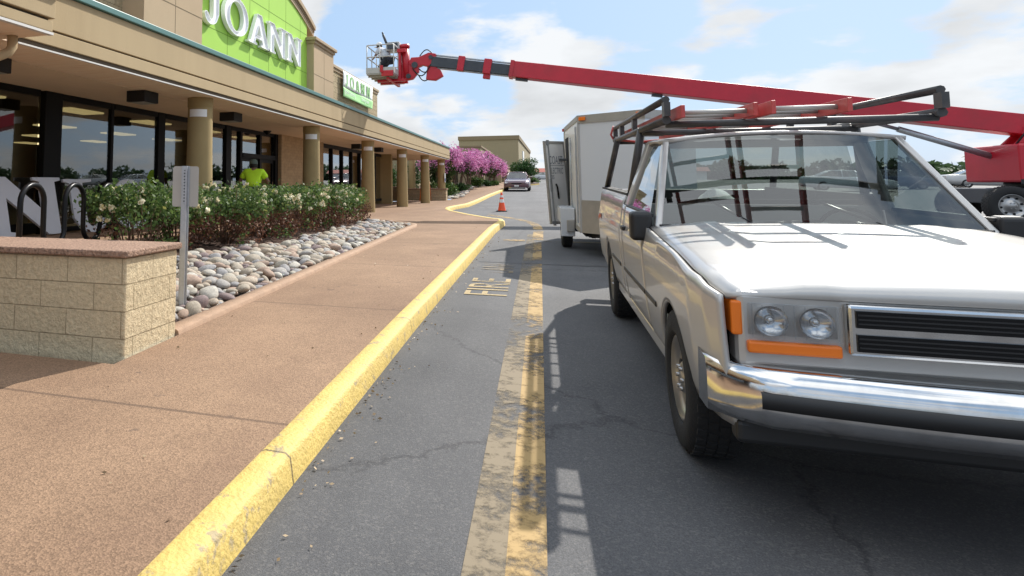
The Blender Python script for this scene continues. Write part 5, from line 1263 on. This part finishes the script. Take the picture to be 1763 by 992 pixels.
def rack_ladder(x, y0, y1, w, z, label, m):
    o = tag(empty('extension_ladder',(TC[0]+x,TC[1],TC[2]+z), rx=math.atan(SL)), label, 'ladder')
    for s in (-1,1): mb = MB(); mb.box((s*w-0.013,y0,0),(s*w+0.013,y1,0.085)); mb.build('rail',m,o,bevel=0.004)
    yy = y0+0.15
    while yy < y1-0.05: mb = MB(); mb.cyl((-w,yy,0.043),(w,yy,0.043),0.016,n=8); mb.build('rung','alu',o); yy += 0.305
rack_ladder(-0.50,-1.1,2.40,0.21,1.85,'faded red fibreglass ladder on the outer side of the truck rack','ladder_red')
rack_ladder(-0.02,-1.2,2.30,0.20,1.85,'second red ladder lying in the middle of the truck rack','ladder_red')
mb = MB(); rgq = np.random.default_rng(9)
rows = [[(-0.45+0.75*u,0.55+1.0*v,0.80+0.50*math.sin(math.pi*u)*math.sin(math.pi*v)**0.6+0.03*math.sin(9*u+5*v)) for u in np.linspace(0,1,14)] for v in np.linspace(0,1,16)]
mb.grid(rows); o = mb.build('white_sack','banner_white',fix=False); o.location = TC; o.rotation_euler = (math.atan(SL),0,0); tag(o,'white sack of material lying in the pickup bed','sack')

# ------------------------------------------------------------------ boom lift
bl = tag(empty('boom_lift',(12.6,22.4,road_z(22.4))), 'red telescopic boom lift reaching over the lane with a grey railed basket', 'boom lift')
BO = Vector((12.6,22.4,road_z(22.4)))
def B(x,y,z): return tuple(Vector((x,y,z))-BO)
d = Vector((-1,0,0.1735)).normalized(); nz = Vector((0.1735,0,1)).normalized()
P0 = Vector((-0.85,22.4,5.39))-BO
def bxx(mb,s0,s1,hw,h0,h1,mi=0,taper=1.0):
    """boom section from s0 to s1 metres along the boom, measured from the mouth of the big section"""
    vs = []
    for s_,k_ in ((s0,1),(s1,taper)):
        for (yy,hh) in ((-hw,h0),(hw,h0),(hw,h1),(-hw,h1)):
            q = P0 + d*s_ + nz*hh*k_; vs.append((q.x,q.y+yy*k_,q.z))
    mb.add(vs,[(0,1,2,3),(4,7,6,5),(0,4,5,1),(1,5,6,2),(2,6,7,3),(3,7,4,0)],mi)
mb = MB(); bxx(mb,0,-13.6,0.27,-0.25,0.28,0,1.05); mb.build('main_boom','boom_red',bl,bevel=0.02)
mb = MB(); bxx(mb,0.03,-0.10,0.295,-0.275,0.30); mb.build('boom_collar','boom_red',bl,bevel=0.01)
mb = MB()
for s_ in (-0.95,-4.2,-8.0): bxx(mb,s_,s_-0.10,0.06,0.281,0.32)
bxx(mb,-0.2,-0.6,0.10,-0.33,-0.262); bxx(mb,-4.4,-4.7,0.08,-0.345,-0.27); mb.build('boom_lug','boom_dark',bl)
mb = MB(); bxx(mb,0.02,2.72,0.135,-0.20,0.16); mb.build('inner_boom','boom_dark',bl,bevel=0.015)
mb = MB(); bxx(mb,0.03,2.6,0.05,0.20,0.255); bxx(mb,0.03,2.6,0.07,-0.245,-0.202); mb.build('cable_tray','galv',bl,bevel=0.01)
for s_,w_ in ((0.78,0.16),(1.68,0.13)):
    mb = MB(); bxx(mb,s_-w_/2-0.05,s_+w_/2+0.05,0.17,-0.24,0.28); 
    if s_ < 1: bxx(mb,s_-0.14,s_+0.10,0.10,-0.40,-0.23)
    mb.build('boom_collar','boom_red',bl,bevel=0.02)
# jib knuckle and basket mount
mb = MB(); mb.prism([(a,b) for a,b in ((-3.36,6.10),(-3.62,6.16),(-3.98,6.02),(-4.25,6.02),(-4.35,5.80),(-4.10,5.62),(-3.85,5.72),(-3.66,5.66),(-3.42,5.74))],'y',22.27,22.53); mb.v=[tuple(Vector(v)-BO) for v in mb.v]; mb.build('jib_head','boom_red',bl,bevel=0.02)
mb = MB(); mb.prism([(-3.40,5.86),(-3.66,5.86),(-3.74,5.20),(-3.40,5.15),(-3.12,5.30),(-3.22,5.52),(-3.34,5.60)],'y',22.30,22.50); mb.v=[tuple(Vector(v)-BO) for v in mb.v]; mb.build('jib_foot','boom_red',bl,bevel=0.03)
mb = MB(); pass
for px_,pz_,pr_ in ((-3.55,5.98,0.075),(-4.12,5.74,0.11),(-4.35,5.35,0.085)): mb = MB(); mb.cyl(B(px_,22.235,pz_),B(px_,22.565,pz_),pr_,n=16); mb.build('pivot_pin','boom_dark',bl)
mb = MB(); mb.cyl(B(-4.42,22.4,5.30),B(-4.50,22.4,6.42),0.15,n=20); mb.cyl(B(-4.50,22.4,6.40),B(-4.505,22.4,6.52),0.19,0.17,n=20); mb.prism([(-4.55,5.10),(-4.05,5.45),(-4.0,5.72),(-4.25,5.86),(-4.60,5.60)],'y',0,0.001) if False else None
mb.build('rotator','boom_red',bl)
mb = MB(); mb.prism([(-4.62,5.18),(-4.20,5.24),(-3.98,5.50),(-4.0,5.72),(-4.28,5.84),(-4.60,5.55)],'y',22.30,22.50); mb.v=[tuple(Vector(v)-BO) for v in mb.v]; mb.build('rotator_bracket','boom_red',bl,bevel=0.03)
for k_,(a,b,c) in enumerate(((-4.2,-3.55,0.34),(-4.12,-3.4,0.52),(-4.0,-3.5,0.20))):
    mb = MB(); mb.tube([B(a+(b-a)*t, 22.28+0.05*k_, 5.62+0.12*t-c*math.sin(math.pi*t)) for t in np.linspace(0,1,14)],0.022,8); mb.build('hose','hose',bl)
mb = MB(); mb.tube([B(-3.95+0.5*t,22.33,6.05+0.22*math.sin(math.pi*t)) for t in np.linspace(0,1,12)],0.02,8); mb.build('hose','hose',bl)
# basket
bk = empty('basket',(0,0,0)); bk.parent = bl
X0,X1,Y0,Y1,ZF,ZR = -5.66,-4.70,21.40,23.60,5.36,6.36
mb = MB(); mb.box(B(X0,Y0,ZF-0.05),B(X1,Y1,ZF)); 
for yy in np.linspace(Y0+0.2,Y1-0.2,5): mb.box(B(X0+0.02,yy-0.04,ZF-0.11),B(X1-0.02,yy+0.04,ZF-0.051))
mb.build('basket_floor','alu',bk)
mb = MB(); mb.box(B(X0-0.015,Y0-0.012,ZF+0.001),B(X1+0.015,Y0+0.012,ZF+0.20)); mb.box(B(X0-0.015,Y1-0.012,ZF+0.001),B(X1+0.015,Y1+0.012,ZF+0.20)); mb.box(B(X0-0.014,Y0+0.013,ZF+0.001),B(X0+0.01,Y1-0.013,ZF+0.20)); mb.box(B(X1-0.01,Y0+0.013,ZF+0.001),B(X1+0.014,Y1-0.013,ZF+0.20)); mb.build('toe_board','cage',bk)
mb = MB(); rr_=0.022
for zz in (ZR,ZF+0.58): mb.tube([B(X0,Y0+.06,zz),B(X0+.06,Y0,zz),B(X1-.06,Y0,zz),B(X1,Y0+.06,zz),B(X1,Y1-.06,zz),B(X1-.06,Y1,zz),B(X0+.06,Y1,zz),B(X0,Y1-.06,zz),B(X0,Y0+.06,zz)],rr_,8)
for x,y in ((X0,Y0+.06),(X0+0.48,Y0),(X1,Y0+.06),(X0,Y0+0.75),(X0,Y1-0.75),(X0,Y1-.06),(X1,Y1-.06),(X0+0.48,Y1),(X1,Y0+0.75),(X1,Y1-0.75)): mb.cyl(B(x,y,ZF),B(x,y,ZR),0.019,n=8)
mb.build('basket_rail','cage',bk)
mb = MB(); mb.box(B(-5.15,22.2,6.30),B(-4.66,22.75,6.62)); mb.build('control_console','cage',bk,bevel=0.03)
mb = MB(); mb.box(B(-5.08,22.12,6.35),B(-4.72,22.199,6.56)); mb.build('console_panel','boom_dark',bk)
mb = MB(); mb.box(B(-4.70,22.15,5.20),B(-4.60,22.28,6.30)); mb.box(B(-4.70,22.55,5.20),B(-4.60,22.68,6.30)); mb.box(B(-4.72,22.1,6.2),B(-4.42,22.7,6.33)); mb.box(B(-5.45,22.1,5.16),B(-4.45,22.24,5.245)); mb.box(B(-5.45,22.62,5.16),B(-4.45,22.76,5.245)); mb.box(B(-5.12,21.36,5.24),B(-4.70,21.385,5.44)); mb.box(B(-5.16,21.33,5.38),B(-5.06,21.384,5.62)); mb.box(B(-4.98,21.5,5.14),B(-4.88,23.4,5.235)); mb.tube([B(-4.66,22.2,5.3),B(-4.66,22.62,6.2)],0.03,8); mb.build('basket_frame','boom_red',bk,bevel=0.012)
# turret and chassis, at the far right
mb = MB(); mb.box((-0.9,-1.15,1.1),(1.9,1.15,2.1)); mb.prism([(-0.55,2.1),(1.0,2.1),(1.25,3.1),(0.55,3.25)],'y',-0.32,-0.21); mb.prism([(-0.55,2.1),(1.0,2.1),(1.25,3.1),(0.55,3.25)],'y',0.21,0.32); mb.build('turret','boom_red',bl,bevel=0.06)
for xs_ in (-0.45,0.25,0.95,1.6): mb = MB(); mb.box((xs_-0.008,-1.156,1.2),(xs_+0.008,-1.149,2.02)); mb.build('cover_seam','boom_dark',bl)
mb = MB(); mb.box((-0.92,-1.17,1.06),(1.92,-1.151,1.18)); mb.build('bumper_strip','plastic',bl)
for xs_ in (0.45,0.62,0.79): mb = MB(); mb.box((xs_-0.05,-1.160,1.35),(xs_+0.05,-1.151,1.85)); mb.build('louvre','boom_dark',bl)
mb = MB(); mb.tube([(-0.6,-0.36,2.0),(-0.2,-0.40,2.6),(0.5,-0.36,2.95),(1.0,-0.34,2.4)],0.025,8); mb.build('hose','hose',bl)
mb = MB(); mb.box((-1.5,-1.0,0.55),(1.5,1.0,0.95)); mb.cyl((0,0,0.95),(0,0,1.1),0.6,n=24); mb.build('chassis','boom_dark',bl,bevel=0.03)
mb = MB(); mb.cyl((-0.7,0,1.75),(-2.9,0,2.62),0.085,n=14); mb.cyl((-2.9,0,2.62),(-4.4,0,3.16),0.05,n=12); mb.build('lift_cylinder','galv',bl)
for xx in (-1.15,1.15):
    for s in (-1,1):
        w_ = wheel(bl,0,0,0,0.50,0.36,1); w_.rotation_euler = (0,0,R(90)*s); w_.location = (xx,s*1.05,0.50)

# ------------------------------------------------------------------ people
def skin_body(name, verts, edges, radii, m, parent, sub=2, root=0):
    me = bpy.data.meshes.new(name); me.from_pydata(verts, edges, []); me.materials.append(M[m])
    o = bpy.data.objects.new(name, me); COL.objects.link(o); o.parent = parent
    o.modifiers.new('skin','SKIN'); 
    sv = me.skin_vertices[0].data
    for i,r_ in enumerate(radii): sv[i].radius = r_ if isinstance(r_, tuple) else (r_, r_); sv[i].use_root = (i == root)
    o.modifiers['skin'].use_smooth_shade = True
    s_ = o.modifiers.new('sub','SUBSURF'); s_.levels = sub; s_.render_levels = sub
    return o
def person(loc, rz, label, J, shirt, trousers, hat, hatbrim=True, skin='skin'):
    """J: joint positions in a frame facing +y; body is one skinned figure, clothes are children"""
    o = tag(empty('person', loc, rz), label, 'person')
    V=[];E=[];Rr=[]
    def v(p, r_, link=None):
        V.append(tuple(p)); Rr.append(r_); i=len(V)-1
        if link is not None: E.append((link,i))
        return i
    pel = v(J['pelvis'],(0.155,0.115)); bel = v(J['belly'],(0.15,0.12),pel); che = v(J['chest'],(0.17,0.12),bel); nec = v(J['neck'],0.06,che)
    hd0 = Vector(J['head']); fw = Vector(J.get('face',(0,1,0))).normalized(); up = Vector((0,0,1))
    h1 = v(hd0-up*0.05,(0.075,0.085),nec); h2 = v(hd0+up*0.06,(0.082,0.098),h1)
    v(hd0+fw*0.115-up*0.01,0.014,h1)      # nose
    rt_ = fw.cross(up).normalized()
    for s in (-1,1): v(hd0+rt_*s*0.092,0.016,h1)
    for sd in ('l','r'):
        sh = v(J['sh'+sd],0.068,che); el = v(J['el'+sd],0.046,sh); wr = v(J['wr'+sd],0.030,el)
        a = Vector(J['wr'+sd]); dr = (a-Vector(J['el'+sd])).normalized(); pm = v(a+dr*0.075,(0.040,0.024),wr)
        sx = dr.orthogonal().normalized()
        for k_,(off,ln) in enumerate(((-0.030,0.070),(-0.010,0.085),(0.010,0.080),(0.030,0.062))):
            b = a+dr*0.085+sx*off; i1 = v(b+dr*ln*0.5,0.009,pm); v(b+dr*ln+sx.cross(dr)*0.02,0.007,i1)
        i1 = v(a+dr*0.05+sx*0.055,0.011,pm); v(a+dr*0.09+sx*0.070,0.009,i1)
        hp = v(J['hip'+sd],0.085,pel); kn = v(J['kn'+sd],0.058,hp); an = v(J['an'+sd],0.040,kn); f1 = Vector(J['an'+sd]); v(f1+Vector((0,0.15,-0.055)),(0.045,0.030),an)
    skin_body('body',V,E,Rr,skin,o)
    def garment(name, chains, m, sub=2):
        V=[];E=[];Rr=[]; idx={}
        for a,b,ra,rb in chains:
            for p,r_ in ((a,ra),(b,rb)):
                kx = tuple(round(c,4) for c in p)
                if kx not in idx: idx[kx]=len(V); V.append(tuple(p)); Rr.append(r_)
            E.append((idx[tuple(round(c,4) for c in a)], idx[tuple(round(c,4) for c in b)]))
        return skin_body(name,V,E,Rr,m,o,sub)
    mid = lambda a,b,t: tuple(Vector(a)+(Vector(b)-Vector(a))*t)
    ch=[(J['pelvis'],J['belly'],(0.205,0.155),(0.21,0.165)),(J['belly'],J['chest'],(0.21,0.165),(0.215,0.15)),(J['chest'],mid(J['chest'],J['neck'],0.85),(0.215,0.15),0.085)]
    for sd in ('l','r'): ch += [(J['chest'],J['sh'+sd],(0.215,0.15),0.100),(J['sh'+sd],mid(J['sh'+sd],J['el'+sd],0.75),0.100,0.082)]
    garment('shirt',ch,shirt)
    ch=[]
    for sd in ('l','r'): ch += [(J['pelvis'],J['hip'+sd],(0.19,0.15),0.118),(J['hip'+sd],J['kn'+sd],0.118,0.085),(J['kn'+sd],mid(J['kn'+sd],J['an'+sd],0.92),0.085,0.072)]
    garment('trousers',ch,trousers)
    for sd in ('l','r'):
        a = Vector(J['an'+sd]); mb = MB(); mb.box((a.x-0.052,a.y-0.09,a.z-0.10),(a.x+0.052,a.y+0.20,a.z+0.0)); mb.build('shoe','black',o,bevel=0.03,seg=3)
    mb = MB(); mb.lathe([(0.108,0.035),(0.112,0.06),(0.108,0.10),(0.085,0.145),(0.045,0.168),(0.0,0.175)],tuple(hd0),n=24)
    if hatbrim:
        q = hd0+fw*0.14; mb.box((q.x-0.075,q.y-0.06,q.z+0.035),(q.x+0.075,q.y+0.06,q.z+0.047))
    mb.build('cap',hat,o)
    mb = MB(); mb.lathe([(0.102,-0.055),(0.106,0.0),(0.104,0.04)],tuple(hd0-fw*0.012),n=20); 
    mb.v=[p for p in mb.v]; hb = mb.build('hair','hair',o)
    # keep the hair off the face
    bm = bmesh.new(); bm.from_mesh(hb.data); bmesh.ops.delete(bm, geom=[v_ for v_ in bm.verts if (v_.co-hd0).dot(fw) > 0.03], context='VERTS'); bm.to_mesh(hb.data); bm.free()
    return o
JW = dict(pelvis=(0,-0.10,0.82),belly=(0,-0.03,0.98),chest=(0,0.05,1.20),neck=(0.0,0.09,1.335),head=(-0.03,0.14,1.425),face=(-0.15,1,-0.35),
  shl=(-0.215,0.06,1.255),ell=(-0.36,0.02,1.02),wrl=(-0.30,0.20,0.84),shr=(0.215,0.06,1.255),elr=(0.37,0.03,1.02),wrr=(0.31,0.22,0.86),
  hipl=(-0.10,-0.10,0.78),knl=(-0.12,0.10,0.43),anl=(-0.12,-0.02,0.10),hipr=(0.10,-0.10,0.78),knr=(0.12,0.12,0.43),anr=(0.12,-0.0,0.10))
person((-6.95,14.95,floor_z(15)+0.03), R(15), 'worker in a hi-vis yellow shirt and grey cap, seen from behind at the entrance', JW, 'hivis', 'denim', 'cap')
JB = dict(pelvis=(0,-0.14,0.66),belly=(0,-0.04,0.80),chest=(0,0.10,0.96),neck=(0,0.20,1.08),head=(0,0.28,1.17),face=(0,1,-0.3),
  shl=(-0.19,0.12,1.0),ell=(-0.27,0.22,0.78),wrl=(-0.18,0.42,0.72),shr=(0.19,0.12,1.0),elr=(0.28,0.24,0.80),wrr=(0.18,0.42,0.82),
  hipl=(-0.10,-0.13,0.62),knl=(-0.13,0.16,0.38),anl=(-0.13,-0.03,0.10),hipr=(0.10,-0.13,0.62),knr=(0.13,0.18,0.38),anr=(0.13,0.0,0.10))
person((-5.22,22.35,ZF), R(60), 'worker in a pale shirt and white cap leaning over inside the raised basket', JB, 'shirt', 'denim', 'whitecap')
po = tag(empty('drill',(-5.1,22.1,6.55)),'dark power tool held up at the basket rail','tool')
mb = MB(); mb.cyl((0,0,0),(-0.12,0,0.32),0.045,n=10); mb.cyl((-0.12,0,0.32),(-0.15,0,0.42),0.03,n=10); mb.build('tool_body','boom_dark',po,bevel=0.01)

# ------------------------------------------------------------------ far surroundings
rgf = np.random.default_rng(88); P = []
for i in range(260):
    a = R(rgf.uniform(-8,150)) if i % 4 else R(rgf.uniform(150,330)); dist = rgf.uniform(165,215); x = dist*math.sin(a); y = dist*math.cos(a)
    if -60 < x < -1 and y > 0: continue
    if abs(x) < 9 and y > 0: continue
    h = rgf.uniform(3.0,6.5); n = 420; q = blob_points(rgf, n, (x,y,h*0.5+road_z(y)*0.5), (rgf.uniform(4,8),rgf.uniform(4,8),h*0.6), 6, 0.45); P.append(q)
o = leaves('treeline', np.concatenate(P), 0.75, 'far_leaf', None, rgf); tag(o,'distant line of trees around the parking lot','trees',kind='stuff')

# ------------------------------------------------------------------ light, sky, camera
sun_v = Vector((1.18,2.55,2.50)).normalized(); EL = math.asin(sun_v.z); AZ = math.atan2(sun_v.x, sun_v.y)
L = bpy.data.lights.new('sun','SUN'); L.energy = 3.9; L.angle = R(0.55); L.color = (1.0,0.95,0.87)
lo = bpy.data.objects.new('sun', L); lo.rotation_euler = sun_v.to_track_quat('Z','Y').to_euler(); COL.objects.link(lo); lo.location = (20,40,40)
CLOUDS = [(0.0249,0.9825,0.1848,5.5,0.09),(-0.0508,0.9663,0.2523,7,0.07),(-0.2033,0.9747,0.0927,4.5,0.10),(-0.1067,0.9878,0.1132,3.5,0.09),(-0.0647,0.9942,0.0859,5,0.05),(-0.3078,0.9173,0.2527,4,0.08),(-0.0238,0.9987,0.0459,6,0.04),(0.1251,0.9654,0.2287,6,-0.18),(-0.2386,0.9355,0.2606,6,-0.10),(-0.1558,0.9856,0.0652,2.5,-0.08),(-0.1928,0.9709,0.1418,4,-0.09),(-0.08,0.985,0.155,4,-0.10),(0.2676,0.9441,0.1925,8,0.05),(0.3996,0.907,0.133,7,0.05),(0.3503,0.9133,0.2077,6,-0.14)]
W = bpy.data.worlds.new('World'); sc.world = W; W.use_nodes = True; nt = W.node_tree; N = nt.nodes; K = nt.links
bg = N['Background']; bg.inputs['Strength'].default_value = 0.12
sky = N.new('ShaderNodeTexSky'); sky.sky_type = 'NISHITA'; sky.sun_disc = False; sky.sun_elevation = EL; sky.sun_rotation = AZ; sky.air_density = 1.0; sky.dust_density = 1.5; sky.ozone_density = 1.5
tc = N.new('ShaderNodeTexCoord'); nv = N.new('ShaderNodeVectorMath'); nv.operation = 'NORMALIZE'; K.new(tc.outputs['Generated'], nv.inputs[0])
sx = N.new('ShaderNodeSeparateXYZ'); K.new(nv.outputs[0], sx.inputs[0])
dz = N.new('ShaderNodeMath'); dz.operation = 'MAXIMUM'; dz.inputs[1].default_value = 0.0; K.new(sx.outputs[2], dz.inputs[0])
da = N.new('ShaderNodeMath'); da.operation = 'ADD'; da.inputs[1].default_value = 0.32; K.new(dz.outputs[0], da.inputs[0])
dv_ = N.new('ShaderNodeMath'); dv_.operation = 'DIVIDE'; dv_.inputs[0].default_value = 1.0; K.new(da.outputs[0], dv_.inputs[1])
pv = N.new('ShaderNodeVectorMath'); pv.operation = 'SCALE'; K.new(nv.outputs[0], pv.inputs[0]); K.new(dv_.outputs[0], pv.inputs['Scale'])
mp = N.new('ShaderNodeMapping'); mp.inputs['Location'].default_value = (3.7,1.9,0.0); mp.inputs['Scale'].default_value = (1.0,1.0,2.1); K.new(pv.outputs[0], mp.inputs[0])
c1 = N.new('ShaderNodeTexNoise'); c1.inputs['Scale'].default_value = 2.1; c1.inputs['Detail'].default_value = 9; c1.inputs['Roughness'].default_value = 0.56; c1.inputs['Distortion'].default_value = 0.15; K.new(mp.outputs[0], c1.inputs['Vector'])
fac = c1.outputs['Fac']
for dx, dy_, dz_, rad, amp in CLOUDS:
    dt = N.new('ShaderNodeVectorMath'); dt.operation = 'DOT_PRODUCT'; dt.inputs[1].default_value = (dx,dy_,dz_); K.new(nv.outputs[0], dt.inputs[0])
    fo = N.new('ShaderNodeMapRange'); fo.interpolation_type = 'SMOOTHSTEP'; fo.inputs[1].default_value = math.cos(R(rad)); fo.inputs[2].default_value = 1.0; fo.inputs[4].default_value = amp; K.new(dt.outputs['Value'], fo.inputs[0])
    ad = N.new('ShaderNodeMath'); ad.operation = 'ADD'; K.new(fac, ad.inputs[0]); K.new(fo.outputs[0], ad.inputs[1]); fac = ad.outputs[0]
cr = N.new('ShaderNodeMapRange'); cr.interpolation_type = 'SMOOTHSTEP'; cr.inputs[1].default_value = 0.45; cr.inputs[2].default_value = 0.56; K.new(fac, cr.inputs[0])
# shading inside the clouds: denser parts are greyer underneath
mp2 = N.new('ShaderNodeMapping'); mp2.inputs['Location'].default_value = (3.7,1.9,0.16); mp2.inputs['Scale'].default_value = (1.0,1.0,2.1); K.new(pv.outputs[0], mp2.inputs[0])
c2 = N.new('ShaderNodeTexNoise'); c2.inputs['Scale'].default_value = 2.1; c2.inputs['Detail'].default_value = 7; c2.inputs['Roughness'].default_value = 0.5; K.new(mp2.outputs[0], c2.inputs['Vector'])
gr = N.new('ShaderNodeMapRange'); gr.inputs[1].default_value = 0.46; gr.inputs[2].default_value = 0.70; gr.inputs[3].default_value = 1.0; gr.inputs[4].default_value = 0.72; K.new(c2.outputs['Fac'], gr.inputs[0])
cc = N.new('ShaderNodeVectorMath'); cc.operation = 'SCALE'; cc.inputs[0].default_value = (5.1,5.25,5.4); ov = N.new('ShaderNodeMapRange'); ov.interpolation_type = 'SMOOTHSTEP'; ov.inputs[1].default_value = 0.36; ov.inputs[2].default_value = 0.62; ov.inputs[3].default_value = 1.0; ov.inputs[4].default_value = 2.0; K.new(sx.outputs[2], ov.inputs[0])  # cloud brightness raised high overhead, out of view, to add fill light
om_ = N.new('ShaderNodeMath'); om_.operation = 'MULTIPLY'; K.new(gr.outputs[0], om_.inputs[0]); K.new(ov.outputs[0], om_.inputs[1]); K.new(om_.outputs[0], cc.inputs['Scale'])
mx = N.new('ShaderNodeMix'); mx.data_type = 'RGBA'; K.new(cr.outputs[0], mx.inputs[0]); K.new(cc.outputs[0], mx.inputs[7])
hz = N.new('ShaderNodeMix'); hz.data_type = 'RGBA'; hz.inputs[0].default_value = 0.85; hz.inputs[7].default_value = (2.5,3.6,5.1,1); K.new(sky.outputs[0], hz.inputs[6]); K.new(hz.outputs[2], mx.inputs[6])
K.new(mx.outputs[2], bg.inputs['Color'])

cam = bpy.data.cameras.new('camera'); co = bpy.data.objects.new('camera', cam); COL.objects.link(co)
co.location = (0,0,1.5); co.rotation_euler = (R(95.0),0,R(18.55)); cam.sensor_width = 36; cam.lens = 36*1100/1763
cam.shift_x = (881.5-560)/1763; cam.shift_y = -(496-221.8)/1763; cam.clip_end = 3000; cam.clip_start = 0.05
sc.camera = co
sc.view_settings.view_transform = 'Standard'; sc.view_settings.look = 'None'; sc.view_settings.exposure = 0.60; sc.view_settings.gamma = 1; sc.view_settings.use_curve_mapping = False
sc.render.engine = 'CYCLES'
sc.cycles.max_bounces = 8; sc.cycles.transparent_max_bounces = 12; sc.cycles.use_denoising = True
